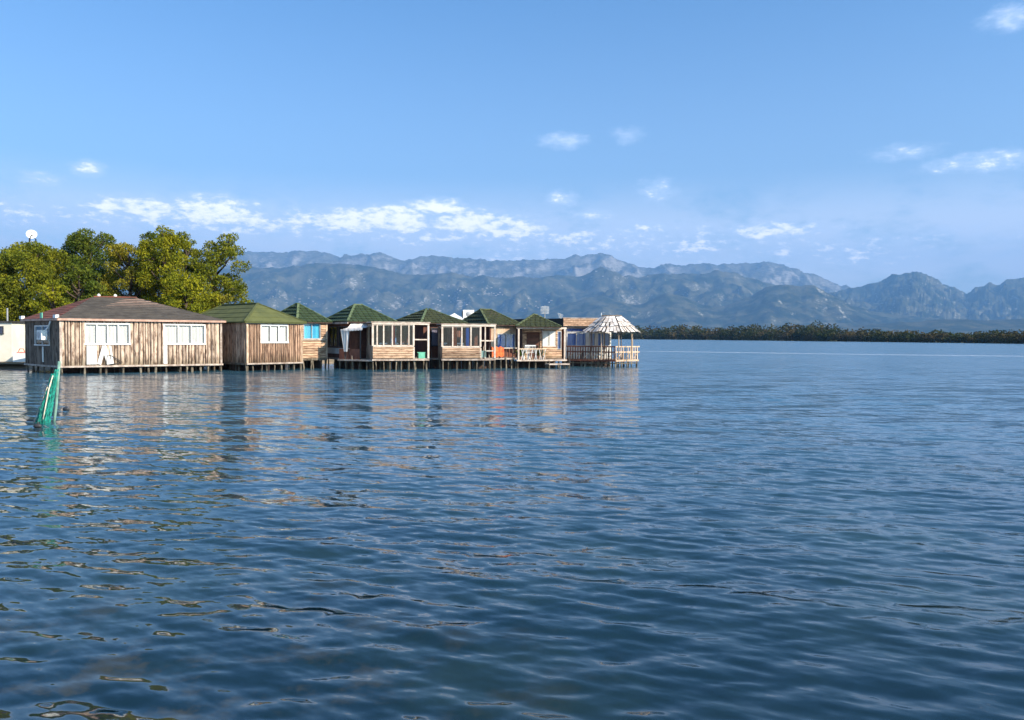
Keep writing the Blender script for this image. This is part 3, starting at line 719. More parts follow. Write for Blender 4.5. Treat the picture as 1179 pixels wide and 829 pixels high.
# ------------------------------------------------------------------ hut 1: brown roof, slab walls
def hut1():
    B, C = Vector((-25.0, 44.5)), Vector((-17.9, 49.4)); A = Vector((-29.15, 48.2)); Dd = Vector((-21.5, 52.9))
    z0, z1 = .46, 3.02
    t = thing('stilt_hut', 'largest stilt hut with brown hip roof and rough slab walls', 'hut', (*((B+C)/2), 0), 'stilt huts in a row')
    Wf, Wl, Wr, Wb = Wall(B, C), Wall(A, B), Wall(C, Dd), Wall(Dd, A)
    def uf(px):     # distance along the front at a photo column
        k = (px-589.5)/F; return (k*B.y-B.x)/(Wf.u.x-k*Wf.u.y)
    def ul(px):
        k = (px-589.5)/F; return (k*A.y-A.x)/(Wl.u.x-k*Wl.u.y)
    w1 = (uf(97), uf(150), 1.62, 2.86); w2 = (uf(188), uf(236.5), 1.62, 2.86)
    cf = clad(t, Wf, z0, z1, 'slab', [w1, w2]); window(t, Wf, *w1, 4, fw=.085); window(t, Wf, *w2, 3, fw=.085)
    wl = (ul(41), ul(58), 1.55, 2.72)
    clad(t, Wl, z0, z1, 'slab', [wl], wood='shaded_slab'); window(t, Wl, *wl, 2, 'lilac_curtain', full=.5)
    clad(t, Wr, z0, z1, 'slab'); clad(t, Wb, z0, z1, None, core='grey_wood')
    W = Wf
    Wf.box(MB(), -.06, .06, z0, z1, -.02, .1).build('corner_post', 'beam_wood', t); Wf.box(MB(), Wf.L-.07, Wf.L+.05, z0-.06, z1, -.02, .1).build('corner_post', 'beam_wood', t)
    # white boards patched under the windows
    Wf.box(MB(), w1[0]+.1, w1[0]+.62, z0+.06, w1[2]-.03, .08, .11).build('white_board', 'white_paint', t)
    for a, b, wd in ((.72, 1.0, .2), (1.25, .98, .24), (1.42, 1.3, .12)):
        mb = MB(); mb.beam(Wf.p(w1[0]+a, z0+.06, .13), Wf.p(w1[0]+b, w1[2]-.05, .1), wd, .02, Wf.n.to_3d()); mb.build('white_board', 'white_paint', t)
    Wf.box(MB(), w2[0]-.02, w2[0]+.2, z0+.04, w2[2]-.03, .08, .11).build('white_board', 'white_paint', t)
    # deck edge, fascia
    Q = [B, C, Dd, A]
    E = eaves(Q, .04, 0); deck(t, E, z0, .12)
    for Wq in (Wf, Wl, Wr): Wq.box(MB(), -.05, Wq.L+.05, z0-.1, z0-.005, .04, .12).build('deck_beam', 'beam_wood', t)
    Ez = eaves(Q, .2, 3.10); r0, r1 = Vector((-24.95, 47.95, 4.44)), Vector((-23.0, 49.25, 4.46))
    ro = roof(t, Ez, (r0, r1, 'x'), [('brown_felt', 'course'), ('brown_felt', 'course'), ('brown_felt', 'course'), ('red_felt', 'course')], .07, None, soffit='fascia')
    for a, b in ((0, 1), (3, 0), (1, 2)):
        MB().beam(Ez[a]+Vector((0, 0, -.06)), Ez[b]+Vector((0, 0, -.06)), .06, .13).build('fascia_board', 'fascia', t)
    for p, q in ((r0, r1),): MB().beam(p+Vector((0, 0, .03)), q+Vector((0, 0, .03)), .22, .06).build('ridge_cap', 'red_felt', ro)
    for k in (.12, .5): MB().tube([r0.lerp(r1, k)+Vector((0, 0, .03)), r0.lerp(r1, k)+Vector((0, 0, .13)), r0.lerp(r1, k)+Vector((0, 0, .2))], [.09, .1, .03], 8).build('vent_cap', 'white_plastic', ro)
    # piles
    piles(t, Wf, [.08, uf(97), uf(115), uf(122), uf(142), uf(163), uf(171), uf(179), uf(192), uf(207), uf(214), uf(222), uf(231), uf(238), Wf.L-.06], z0-.08, -.06, .075)
    for k in (1.2, 2.6): piles(t, Wf, spaced(Wf.L, 9), z0-.08, -k)
    piles(t, Wl, spaced(Wl.L, 7), z0-.08, -.06)
    add_shade_boards(t, Wf, z0-.12, -2.0, .5, Wf.L-.6); add_shade_boards(t, Wl, z0-.12, -1.6, .6, Wl.L-.5)
    # fittings on the shaded left wall
    ac0 = ul(54.5); z = 2.17
    ac = Wl.box(MB(), ac0, ac0+.75, z-.27, z+.27, .25, .55).build('air_conditioner', 'white_plastic', t)
    c = Wl.p(ac0+.3, z, .552); n3 = Wl.n.to_3d(); u3 = Wl.u.to_3d()
    g = MB(); g.add([c+n3*.01+u3*.2*math.cos(a*.524)+Vector((0, 0, .2*math.sin(a*.524))) for a in range(12)]+[c+n3*.01], [(i, (i+1) % 12, 12) for i in range(12)]); g.build('fan_grille', 'grey_metal', ac)
    g = MB()
    for u in (.1, .65): g.beam(Wl.p(ac0+u, z-.3, .06), Wl.p(ac0+u, z-.3, .5), .04, .04)
    g.build('bracket', 'grey_metal', ac)
    hs = [Wl.p(ac0+.35+.75*math.sin(a), z+.28+.34*(1-math.cos(a*2))/1.4, .2) for a in np.linspace(0, 1.5, 8)]
    MB().tube(hs, .05, 7).build('hose', 'white_plastic', ac, True)
    MB().tube([Wl.p(ul(52), .62, .12), Wl.p(ul(52), 1.5, .12)], .05, 7).build('drain_pipe', 'white_plastic', t)
    # eave lamps and the pale green plate on the roof edge
    for q, s in ((Ez[3], 1), (Ez[0], -1)):
        p = q.lerp(Ez[0] if s > 0 else Ez[3], .04)+Vector((0, 0, .1))
        fl = MB(); fl.box(p, u3*.2, n3*.09, (0, 0, .09)); fl.beam(p, p-Vector((0, 0, .2)), .05, .05); fl.build('flood_lamp', 'white_plastic', t)
    p = Ez[3].lerp(Ez[0], .58)+Vector((0, 0, .17)); g = MB(); g.box(p, u3*.17, n3*.02, (0, 0, .17)); g.build('pale_plate', 'green_plastic', t)
    # leaning black iron frame on the deck edge
    fr = MB(); a = uf(121.5)
    pts = [Wf.p(a, z0+.02, .17), Wf.p(a+.06, z0+.55, .12), Wf.p(a+.25, z0+.55, .12), Wf.p(a+.85, z0+.16, .15), Wf.p(a+.2, z0+.04, .17)]
    fr.tube(pts, .028, 6); o = fr.build('iron_frame', 'dark_metal', None, org=Wf.p(a, z0, .15)); tag(o, 'bent black iron frame leaning on slab wall under white window', 'frame')
hut1()

# ------------------------------------------------------------------ hut 2: green felt roof
def hut2():
    B, C = G(284, 49.3), G(347, 52.2); dp = Vector((-.73, .68))*8.2; A, Dd = B+dp, C+dp; z0, z1 = .5, 3.0
    t = thing('stilt_hut', 'stilt hut with smooth olive green felt roof and one white window', 'hut', (*((B+C)/2), 0), 'stilt huts in a row')
    Wf, Wl, Wr, Wb = Wall(B, C), Wall(A, B), Wall(C, Dd), Wall(Dd, A); L = Wf.L
    w_ = (L*.235, L*.745, 1.72, 2.9)
    clad(t, Wf, z0, z1, 'slab', [w_], wood='fine_slab_wood', wmin=.1, wmax=.17); window(t, Wf, *w_, 3, fw=.1)
    clad(t, Wl, z0, z1, 'slab', wood='fine_slab_wood', wmin=.14, wmax=.22); clad(t, Wr, z0, z1, None, core='grey_wood'); clad(t, Wb, z0, z1, None, core='grey_wood')
    Wf.box(MB(), -.05, .07, z0, z1, -.02, .08).build('corner_post', 'tan_wood', t); Wf.box(MB(), L-.09, L+.05, z0, z1, -.02, .08).build('corner_post', 'tan_wood', t)
    Wf.box(MB(), 0, L, z1-.09, z1+.0, .06, .09).build('fascia_board', 'beam_wood', t)
    Q = [B, C, Dd, A]; deck(t, eaves(Q, .05, 0), z0, .12)
    Wf.box(MB(), -.05, L+.05, z0-.09, z0-.005, .05, .12).build('deck_beam', 'beam_wood', t); Wl.box(MB(), -.05, Wl.L+.05, z0-.12, z0-.005, .05, .12).build('deck_beam', 'pile_wood', t)
    Ez = eaves(Q, .24, 3.04); m = B+(C-B)/2; r0 = m+dp*.25; r1 = m+dp*.82
    roof(t, Ez, (V3(r0, 4.24), V3(r1, 4.26), 'y'), [('green_felt', 'sheet')]*4, .07, 'green_felt', soffit='green_felt')
    piles(t, Wf, spaced(L, 9, .06), z0-.08, -.05, .055); piles(t, Wl, spaced(Wl.L, 8), z0-.08, -.06, .06); piles(t, Wf, spaced(L, 6), z0-.08, -1.4); add_shade_boards(t, Wf, z0-.12, -1.8); add_shade_boards(t, Wl, z0-.12, -1.5)
hut2()

# ------------------------------------------------------------------ hut 3: turquoise curtains, log wall
def hut3():
    B, C = Vector((-14.05, 53.0)), G(375.5, 54.3); dp = Vector((-.7, .7))*4; A, Dd = B+dp, C+dp; z0, z1 = .68, 3.08
    t = thing('stilt_hut', 'small log hut with turquoise curtained window and green tiled roof', 'hut', (*((B+C)/2), 0), 'stilt huts in a row')
    Wf, Wl, Wr, Wb = Wall(B, C), Wall(A, B), Wall(C, Dd), Wall(Dd, A); L = Wf.L
    k = lambda px: ((px-589.5)/F*B.y-B.x)/(Wf.u.x-(px-589.5)/F*Wf.u.y)
    w_ = (k(349), k(368.5), 1.98, 3.02)
    clad(t, Wf, z0, z1, 'log', [w_]); window(t, Wf, *w_, 2, 'turquoise_curtain', 'blue_frame' if 'blue_frame' in MATS else 'grey_metal', .05)
    clad(t, Wr, z0, z1, 'log'); clad(t, Wl, z0, z1, None, core='grey_wood'); clad(t, Wb, z0, z1, None, core='grey_wood')
    Wf.box(MB(), -.0, L, 1.9, 1.975, .06, .12).build('sill_board', 'beam_wood', t)
    Wf.box(MB(), L-.08, L+.05, z0, z1, .0, .1).build('corner_post', 'tan_wood', t)
    Q = [B, C, Dd, A]; deck(t, eaves(Q, .05, 0), z0, .12, 'pile_wood')
    Ez = eaves(Q, .28, 3.12); c = (A+B+C+Dd)/4; a = dp.normalized()*.15
    roof(t, Ez, (V3(c-a, 4.36), V3(c+a, 4.36), 'y'), [('green_tile', 'tile')]*4, .08)
    piles(t, Wf, spaced(L, 6, .08), z0-.08, -.05, .055); piles(t, Wr, spaced(Wr.L, 5), z0-.08); piles(t, Wf, spaced(L, 4), z0-.08, -1.2); add_shade_boards(t, Wf, z0-.12, -1.6); add_shade_boards(t, Wr, z0-.12, -.4)
hut3()

def veranda_front(t, W, z0, zs, z1, splits, u_open=None, kit='cream_frame', logs=True, rail=None, drapes=()):
    """logs below the sill, framed panes above; splits are post positions; beyond u_open the bay is open with a rail"""
    L = W.L; ue = L if u_open is None else u_open
    if logs: clad(t, W, z0, zs, 'log', u0=0., u1=ue, name='parapet', lh=.145)
    W.box(MB(), -.06, L+.06, z1-.11, z1, -.06, .09).build('top_beam', kit, t)
    W.box(MB(), 0., ue, zs, zs+.07, -.08, .11).build('sill', kit, t)
    ps = [0.]+list(splits)+[ue]
    for i, u in enumerate(ps):
        wd = .12 if i in (0, len(ps)-1) else .085
        W.box(MB(), u-wd/2, u+wd/2, zs+.07, z1-.11, -.05, .06).build('post', kit, t)
    fr = None
    for i in range(len(ps)-1):
        g = MB(); a, b = ps[i]+.06, ps[i+1]-.06
        W.box(g, a, b, z1-.17, z1-.115, -.025, .03); W.box(g, a, b, zs+.072, zs+.12, -.025, .03)
        f = g.build('window', kit, t)
        W.box(MB(), a+.005, b-.005, zs+.125, z1-.175, -.004, .004).build('pane', 'glass', f)
        if i < len(drapes) and drapes[i]:
            n = 8; vs = []; wd = (b-a)*rng.uniform(.3, .5); a_ = a+.02 if i % 2 else b-wd-.02
            for q in range(n+1):
                o_ = -.12+.03*math.sin(q*2.2)
                vs += [W.p(a_+wd*q/n, zs+.05, o_), W.p(a_+wd*q/n, z1-.16, o_)]
            MB().add(vs, [(2*q, 2*q+2, 2*q+3, 2*q+1) for q in range(n)]).build('drape', drapes[i], f, True)
    if u_open is not None:
        W.box(MB(), L-.06, L+.06, z0, z1-.11, -.06, .06).build('post', kit, t); W.box(MB(), ue-.06, ue+.06, z0, zs, -.05, .07).build('post', kit, t)
        for zz in (rail or (z0+1.0,)): W.box(MB(), ue+.06, L-.06, zz-.04, zz+.04, -.03, .03).build('rail', kit, t)

# ------------------------------------------------------------------ hut 4: tiled hut with awning and glazed veranda
def hut4():
    B, A, C, Dd = Vector((-10.7, 53.2)), Vector((-13.05, 56.6)), Vector((-8.25, 54.7)), Vector((-10.6, 58.1)); z0, z1 = .7, 3.06
    t = thing('stilt_hut', 'green tiled hut with white awning and glazed log veranda', 'hut', (*((B+C)/2), 0), 'stilt huts in a row')
    Wf, Wl, Wr, Wb = Wall(B, C), Wall(A, B), Wall(C, Dd), Wall(Dd, A)
    ops = [(.5, 2.0, 1.45, 2.85), (2.25, Wl.L-.25, 1.45, 2.85)]
    clad(t, Wl, z0, z1, None, ops, core='red_wood')
    for o in ops: window(t, Wl, *o, 2, 'lilac_curtain', 'dark_metal', .06, full=.8)
    Wl.box(MB(), .3, Wl.L-.1, .98, 1.38, .012, .05).build('grey_board', 'white_paint', t)
    od = [(.5, 1.3, z0, 2.6)]
    clad(t, Wf, z0, z1, None, od, core='red_wood'); Wf.box(MB(), .5, 1.3, z0, 2.6, -.09, -.05).build('door', 'brown_door', t)
    clad(t, Wr, z0, z1, None, core='red_wood'); clad(t, Wb, z0, z1, None, core='red_wood')
    Q = [B, C, Dd, A]; deck(t, eaves(Q, .06, 0), z0, .12)
    Ez = eaves(Q, .30, 3.16); c = (A+B+C+Dd)/4; a = (C-B).normalized()*.24
    roof(t, Ez, (V3(c-a, 4.34), V3(c+a, 4.34), 'x'), [('green_tile', 'tile')]*4, .08)
    MB().beam(Ez[3]+Vector((0, 0, -.1)), Ez[0]+Vector((0, 0, -.1)), .05, .12).build('fascia_board', 'beam_wood', t)
    # open porch deck under the awning
    P = [Vector((-11.5, 53.05)), Vector((-8.98, 51.82)), Vector((-9.6, 53.62)), Vector((-10.78, 53.1))]
    deck(t, P, .67, .1, 'beam_wood', 'porch_deck'); Wp = Wall(P[0], P[1])
    Wp.box(MB(), 0, Wp.L, .56, .65, .0, .05).build('deck_beam', 'beam_wood', t)
    for k, (u0, u1) in enumerate(((.05, .85), (.9, 1.7))):     # dark red porch panels
        Wp.box(MB(), u0, u1, .68, 1.35, -.12, -.07).build('porch_panel', 'red_wood', t)
    piles(t, Wp, spaced(Wp.L, 6), .6, -.08, .05); piles(t, Wl, spaced(Wl.L, 5), z0-.08); piles(t, Wf, spaced(Wf.L, 5), z0-.08, -.1)
    for u in (.6, 1.75): MB().tube([Wp.p(u, .67, -.1), Wp.p(u, 2.75, -.1)], .045, 6).build('awning_post', 'dark_metal', t)
    # awning: cloth sloping out from the wall with a scalloped edge, and a gathered side curtain
    n = 14; vs = []; fs = []
    q0, q1 = Wf.p(.0, 3.04, .12), Wf.p(1.55, 3.06, .12); e0, e1 = Wp.p(.55, 2.66, .15), Wp.p(2.1, 2.74, .15)
    for i in range(n+1):
        f = i/n
        for j in range(5):
            p = q0.lerp(q1, f).lerp(e0.lerp(e1, f), j/4); p.z -= .10*math.sin(math.pi*j/4)+.02*math.sin(i*1.7+j); vs.append(p)
        p = e0.lerp(e1, f)+Vector((0, 0, -.14-.05*abs(math.sin(i*1.57)))); vs.append(p)
    for i in range(n):
        for j in range(5): fs.append((i*6+j, i*6+6+j, i*6+7+j, i*6+1+j))
    aw = MB().add(vs, fs).build('awning', 'awning_cloth', t, True)
    vs = []; fs = []; n = 16
    for i in range(n+1):
        f = i/n
        for j in range(7):
            h = j/6; x = .28+f*.75*(1-.62*h)+.30*h
            vs.append(Wp.p(x, 2.62-h*1.45, .1+.05*math.sin(f*19)*(1-.3*h)))
    for i in range(n):
        for j in range(6): fs.append((i*7+j, i*7+7+j, i*7+8+j, i*7+1+j))
    MB().add(vs, fs).build('side_curtain', 'awning_cloth', aw, True)
    # veranda
    FL, FR = G(429, 51.8), G(493, 53.1); bk = Vector((-.36, .93))*2.0; W = Wall(FL, FR); L = W.L
    us = lambda px: ((px-589.5)/F*FL.y-FL.x)/(W.u.x-(px-589.5)/F*W.u.y)
    veranda_front(t, W, .74, 1.5, 3.06, [us(434), us(441.5), us(451.5), us(461.5), us(470.5)], us(476), rail=(.74+1.24,), drapes=(None, 'brown_door', 'red_wood', 'red_cloth', 'brown_door', 'red_wood'))
    clad(t, Wall(FL+bk*.97, FR+bk*.97), .74, 3.0, None, [(L*.35, L*.55, .75, 2.7)], core='brown_door', name='back_wall', u1=L*.80)
    Ws = Wall(FL+bk, FL); clad(t, Ws, .74, 3.0, None, [(.5, 1.6, 1.6, 2.8)], core='tan_wood', name='side_wall')
    VQ = [FL, FR, FR+bk, FL+bk]; deck(t, VQ, .74, .1); W.box(MB(), -.05, L+.05, .6, .7, .02, .1).build('deck_beam', 'beam_wood', t)
    MB().prism([V3(q, 3.065) for q in eaves(VQ, .12, 0)], (0, 0, .07)).build('veranda_roof', 'beam_wood', t)
    piles(t, W, [.05]+[us(p) for p in (434, 443, 449, 456, 462, 470, 479)]+[L-.06], .64, -.06, .06); piles(t, W, spaced(L, 7), .64, -1.)
    add_shade_boards(t, W, .62, -1.7); add_shade_boards(t, Wf, z0-.12, -.5); add_shade_boards(t, Wl, z0-.12, -.6)
    return W, FL, FR, us
V4 = hut4()

# ------------------------------------------------------------------ hut 5: mossy tiled hut with glazed veranda
def hut5():
    B, C, A, Dd = Vector((-6.15, 55.7)), G(530, 57.1), Vector((-8.5, 59.0)), Vector((-5.95, 60.4)); z0, z1 = .7, 3.06
    t = thing('stilt_hut', 'mossy tiled hut behind the second glazed veranda, mid row', 'hut', (*((B+C)/2), 0), 'stilt huts in a row')
    Wf, Wl, Wr, Wb = Wall(B, C), Wall(A, B), Wall(C, Dd), Wall(Dd, A)
    o = (.55, 1.75, 1.5, 2.8); clad(t, Wf, z0, z1, None, [o], core='red_wood'); window(t, Wf, *o, 2, 'lilac_curtain', 'dark_metal', .06, full=.5)
    for Wq in (Wl, Wr, Wb): clad(t, Wq, z0, z1, None, core='red_wood')
    Q = [B, C, Dd, A]; deck(t, eaves(Q, .06, 0), z0, .12)
    Ez = eaves(Q, .34, 3.14); c = (A+B+C+Dd)/4; a = (C-B).normalized()*.12
    roof(t, Ez, (V3(c-a, 4.14), V3(c+a, 4.14), 'x'), [('moss_tile', 'tile')]*4, .08)
    piles(t, Wf, spaced(Wf.L, 5), z0-.08); piles(t, Wl, spaced(Wl.L, 5), z0-.08)
    FL, FR = G(509, 53.3), G(569.5, 54.2); bk = Vector((-.22, .97))*2.2; W = Wall(FL, FR); L = W.L
    us = lambda px: ((px-589.5)/F*FL.y-FL.x)/(W.u.x-(px-589.5)/F*W.u.y)
    veranda_front(t, W, .74, 1.44, 2.98, [us(521), us(531.5), us(542)], us(553), rail=(1.92,), drapes=('red_wood', 'orange_cloth', 'blue_curtain', 'brown_door'))
    W.box(MB(), us(558.5)-.04, us(558.5)+.04, .74, 2.87, -.04, .04).build('post', 'cream_frame', t)
    W.box(MB(), us(554), us(559.5), .8, 1.25, .0, .04).build('green_board', 'grey_green_board', t)
    W.box(MB(), us(559.8), L-.07, 1.2, 1.28, -.03, .03).build('rail', 'cream_frame', t)
    VQ = [FL, FR, FR+bk, FL+bk]; deck(t, VQ, .74, .1); W.box(MB(), -.05, L+.05, .6, .7, .02, .1).build('deck_beam', 'beam_wood', t)
    clad(t, Wall(FL+bk*.97, FR+bk*.97), .74, 2.9, None, [(L*.3, L*.5, .75, 2.6)], core='brown_door', name='back_wall', u1=L*.78)
    Ws = Wall(FL+bk, FL); clad(t, Ws, .74, 2.9, None, [(.3, 1.9, 1.5, 2.75)], core='tan_wood', name='side_wall')
    MB().prism([V3(q, 2.985) for q in eaves(VQ, .1, 0)], (0, 0, .07)).build('veranda_roof', 'beam_wood', t)
    piles(t, W, [.05]+[us(p) for p in (516, 526, 540, 549, 556)]+[L-.06], .64, -.06, .06); piles(t, W, spaced(L, 7), .64, -1.1); 
    add_shade_boards(t, W, .62, -1.8); add_shade_boards(t, Wf, z0-.12, -.4); add_shade_boards(t, Wl, z0-.12, -.4)
    return W, FL, FR, us
V5 = hut5()

# ------------------------------------------------------------------ hut 6: dark ridge roof with blue curtains
def hut6():
    B, C, A = G(564, 56.9), Vector((.28, 58.25)), Vector((-3.7, 60.0)); Dd = C+(A-B); z0, z1 = .7, 2.98
    t = thing('stilt_hut', 'dark green ridged hut with deep blue curtained window', 'hut', (*((B+C)/2), 0), 'stilt huts in a row')
    Wf, Wl, Wr, Wb = Wall(B, C), Wall(A, B), Wall(C, Dd), Wall(Dd, A)
    o = (.62, Wf.L-.12, 1.4, 2.42); clad(t, Wf, z0, z1, None, [o], core='tan_wood'); window(t, Wf, *o, 2, 'blue_curtain', 'grey_metal', .05)
    for Wq in (Wl, Wr, Wb): clad(t, Wq, z0, z1, None, core='red_wood')
    Wf.box(MB(), .05, Wf.L-.02, z0, 1.36, .012, .05).build('plinth_board', 'red_wood', t)
    Q = [B, C, Dd, A]; deck(t, eaves(Q, .06, 0), z0, .12)
    Ez = eaves(Q, .34, 3.06)
    roof(t, Ez, (Vector((-2.32, 59.2, 4.18)), Vector((-1.62, 59.5, 4.18)), 'x'), [('moss_tile', 'tile')]*4, .08, 'moss_cap')
    piles(t, Wf, spaced(Wf.L, 5), z0-.08)
    # low walkway in front of the blue window
    P = [G(569.5, 55.4), G(596, 56.1), Vector((.2, 58.0)), Vector((-1.3, 57.0))]; deck(t, P, .72, .1, 'beam_wood', 'walkway'); W = Wall(P[0], P[1])
    piles(t, W, spaced(W.L, 5), .64, -.06, .055); add_shade_boards(t, W, .6, -1.2)
    for k in range(7): W.box(MB(), .12+k*.24, .18+k*.24, .72, 1.38, -.04, .0).build('baluster', 'red_wood', t)
    W.box(MB(), .05, W.L-.05, 1.38, 1.44, -.06, .02).build('rail', 'cream_frame', t)
    # orange cloth thrown over the rail
    g = MB(); n = 12; vs = []; fs = []
    for i in range(n+1):
        u = -.25+i*.075
        for j, (o_, z) in enumerate(((-.10, 1.05), (-.08, 1.3), (-.02, 1.50), (.06, 1.45), (.12, 1.2), (.13, .82))):
            vs.append(W.p(u, z+.05*math.sin(i*1.3+j), o_+.04*math.sin(i*2.1+j*.7)))
    for i in range(n):
        for j in range(5): fs.append((i*6+j, i*6+6+j, i*6+7+j, i*6+1+j))
    g.add(vs, fs); c = g.build('orange_cloth', 'orange_cloth', None, True, org=W.p(.2, .8, 0)); tag(c, 'bright orange cloth hanging over the rail beside the glazed veranda', 'cloth')
hut6()

# ------------------------------------------------------------------ hut 7: porch hut with brown door
def hut7():
    B, C = Vector((.74, 57.9)), Vector((3.62, 58.95)); A, Dd = Vector((.75, 61.2)), Vector((3.4, 62.0)); z0, z1 = .6, 2.86
    FL, FR = G(596.5, 55.7), G(651, 57.0)
    t = thing('stilt_hut', 'small porch hut with brown door and white shutters', 'hut', (*((FL+FR)/2), 0), 'stilt huts in a row')
    Wf, Wl, Wr, Wb = Wall(B, C), Wall(A, B), Wall(C, Dd), Wall(Dd, A)
    us = lambda px: ((px-589.5)/F*B.y-B.x)/(Wf.u.x-(px-589.5)/F*Wf.u.y)
    dr = (us(606), us(621), z0, 2.55); wn = (us(623.5), us(639), 1.5, 2.62); bl = (us(641.5), min(us(647.5), Wf.L-.04), 1.3, 2.62)
    clad(t, Wf, z0, z1, 'log', [dr, wn, bl], core='tan_wood')
    d_ = Wf.box(MB(), dr[0], dr[1], dr[2], dr[3], -.06, -.02).build('door', 'brown_door', t)
    for k in range(9): Wf.box(MB(), dr[0]+.03, dr[1]-.03, z0+.06+k*.21, z0+.22+k*.21, -.018, .015).build('slat', 'brown_door', d_)
    f = window(t, Wf, *wn, 2, None, 'white_paint', .05)
    for k in range(2):
        a = wn[0]+.06+k*(wn[1]-wn[0])/2; Wf.box(MB(), a, a+(wn[1]-wn[0])/2-.12, wn[2]+.05, wn[3]-.05, .012, .05).build('shutter', 'white_paint', f)
    window(t, Wf, *bl, 1, 'blue_curtain', 'grey_metal', .04)
    for Wq in (Wl, Wr, Wb): clad(t, Wq, z0, z1, None, core='tan_wood')
    W = Wall(FL, FR); L = W.L
    Q = [FL, FR, Vector((4.0, 59.1)), C, Dd, A, B]; deck(t, Q, z0, .1)
    W.box(MB(), -.1, L+.1, z0-.1, z0-.005, .0, .07).build('deck_beam', 'beam_wood', t)
    for u in (.05, L-.05): W.box(MB(), u-.055, u+.055, z0, 2.76, -.12, -.01).build('post', 'cream_frame', t)
    W.box(MB(), -.1, L+.08, 2.76, 2.88, -.13, .0).build('top_beam', 'cream_frame', t)
    W.box(MB(), L*.51-.03, L*.51+.03, z0, 2.76, -.1, -.04).build('post', 'dark_metal', t)
    Ez = [V3((.28, 55.55), 2.92), V3((3.45, 56.55), 2.92), V3((3.75, 62.2), 2.95), V3((.55, 61.5), 2.95)]
    roof(t, Ez, (Vector((1.56, 58.3, 3.80)), Vector((1.75, 59.2, 3.80)), 'y'), [('moss_tile', 'tile')]*4, .07, 'moss_cap')
    # porch rail and lower landing
    for k in range(13):
        u = .12+k*(L*.55)/12; g = MB(); g.beam(W.p(u, z0, -.06), W.p(u+.16*(1 if k % 2 else -1), z0+.72, -.06), .05, .05); g.build('baluster', 'white_paint' if k % 3 else 'tan_wood', t)
    W.box(MB(), .05, L*.6, z0+.72, z0+.79, -.1, -.02).build('rail', 'tan_wood', t)
    LP = [W.p(L*.56, .34, .75), W.p(L+.0, .34, .75), W.p(L+.0, .34, .02), W.p(L*.56, .34, .02)]; MB().prism([p-Vector((0, 0, .09)) for p in LP], (0, 0, .09)).build('landing', 'beam_wood', t)
    Wk = Wall(LP[0], LP[1]); piles(t, Wk, [.06, .85, Wk.L-.06], .3, -.06, .06); piles(t, W, spaced(L, 6), .5, -.1, .055); piles(t, W, spaced(L, 5), .5, -1.2); add_shade_boards(t, W, .48, -1.7)
    return W, z0
W7, Z7 = hut7()

# ------------------------------------------------------------------ flat roofed building with blue windows
def hall():
    B, C = Vector((3.98, 61.7)), Vector((7.7, 62.5)); A = Vector((.15, 65.2)); Dd = Vector((6.0, 67.6)); z0, z1 = .55, 2.95
    t = thing('flat_roofed_hall', 'flat roofed hall with stone parapet and wide blue windows', 'building', (*((B+C)/2), 0))
    Wf, Wl, Wr, Wb = Wall(B, C), Wall(A, B), Wall(C, Dd), Wall(Dd, A); L = Wf.L
    us = lambda px: ((px-589.5)/F*B.y-B.x)/(Wf.u.x-(px-589.5)/F*Wf.u.y)
    ws = [(us(652), us(675), 1.5, 2.55), (us(678), us(685.5), 1.5, 2.55), (us(687), us(702.5), 1.5, 2.55)]
    top = (us(652), us(690), 2.62, 2.88)
    clad(t, Wf, z0, z1, None, ws+[top], core='white_paint'); [window(t, Wf, *o, n, 'blue_curtain', 'white_paint', .06) for o, n in zip(ws, (2, 1, 2))]
    window(t, Wf, *top, 2, 'blue_curtain', 'grey_metal', .03)
    clad(t, Wl, z0, 2.95, None, core='red_wood'); clad(t, Wr, z0, 2.95, None, core='white_paint'); clad(t, Wb, z0, 2.95, None, core='white_paint')
    E = eaves([B, C, Dd, A], .3, 2.94); MB().prism(E, (0, 0, .1)).build('roof', 'black_roof', t)
    for a, b, m, n in ((0, 1, 'stone_clad', 'parapet'), (3, 0, 'black_roof', 'parapet'), (1, 2, 'stone_clad', 'parapet')):
        Wq = Wall(E[a], E[b]); pr = Wq.box(MB(), .0, Wq.L, 3.045, 3.62, -.12, -.01).build(n, m, t)
        if m == 'stone_clad' and a == 0:
            for r_ in range(4):
                u = .02-(r_ % 2)*.17
                while u < Wq.L-.05:
                    x0, x1 = max(u, .02), min(u+.36, Wq.L-.02); u += .38
                    if x1-x0 > .05: piece('brick', BRICK, pr, Wq.p(x0, 3.05+r_*.14, -.008), (0, 0, Wq.ang), (x1-x0, .03+rng.uniform(0, .02), .125))
            Wq.box(MB(), -.02, Wq.L+.02, 3.625, 3.68, -.14, .03).build('coping', 'beam_wood', pr)
    deck(t, [B, C, Dd, A], z0, .12); piles(t, Wf, spaced(L, 6), z0-.08, -.1); piles(t, Wl, spaced(Wl.L, 5), z0-.08, -.1); add_shade_boards(t, Wf, z0-.13, -.5)
BRICK = meshdata('brick', [(0,0,0),(1,0,0),(1,-1,.06),(0,-1,.06),(0,0,1),(1,0,1),(1,-1,.94),(0,-1,.94)], [(3,2,1,0),(4,5,6,7),(2,3,7,6),(1,2,6,5),(3,0,4,7)], 'stone_clad')
hall()

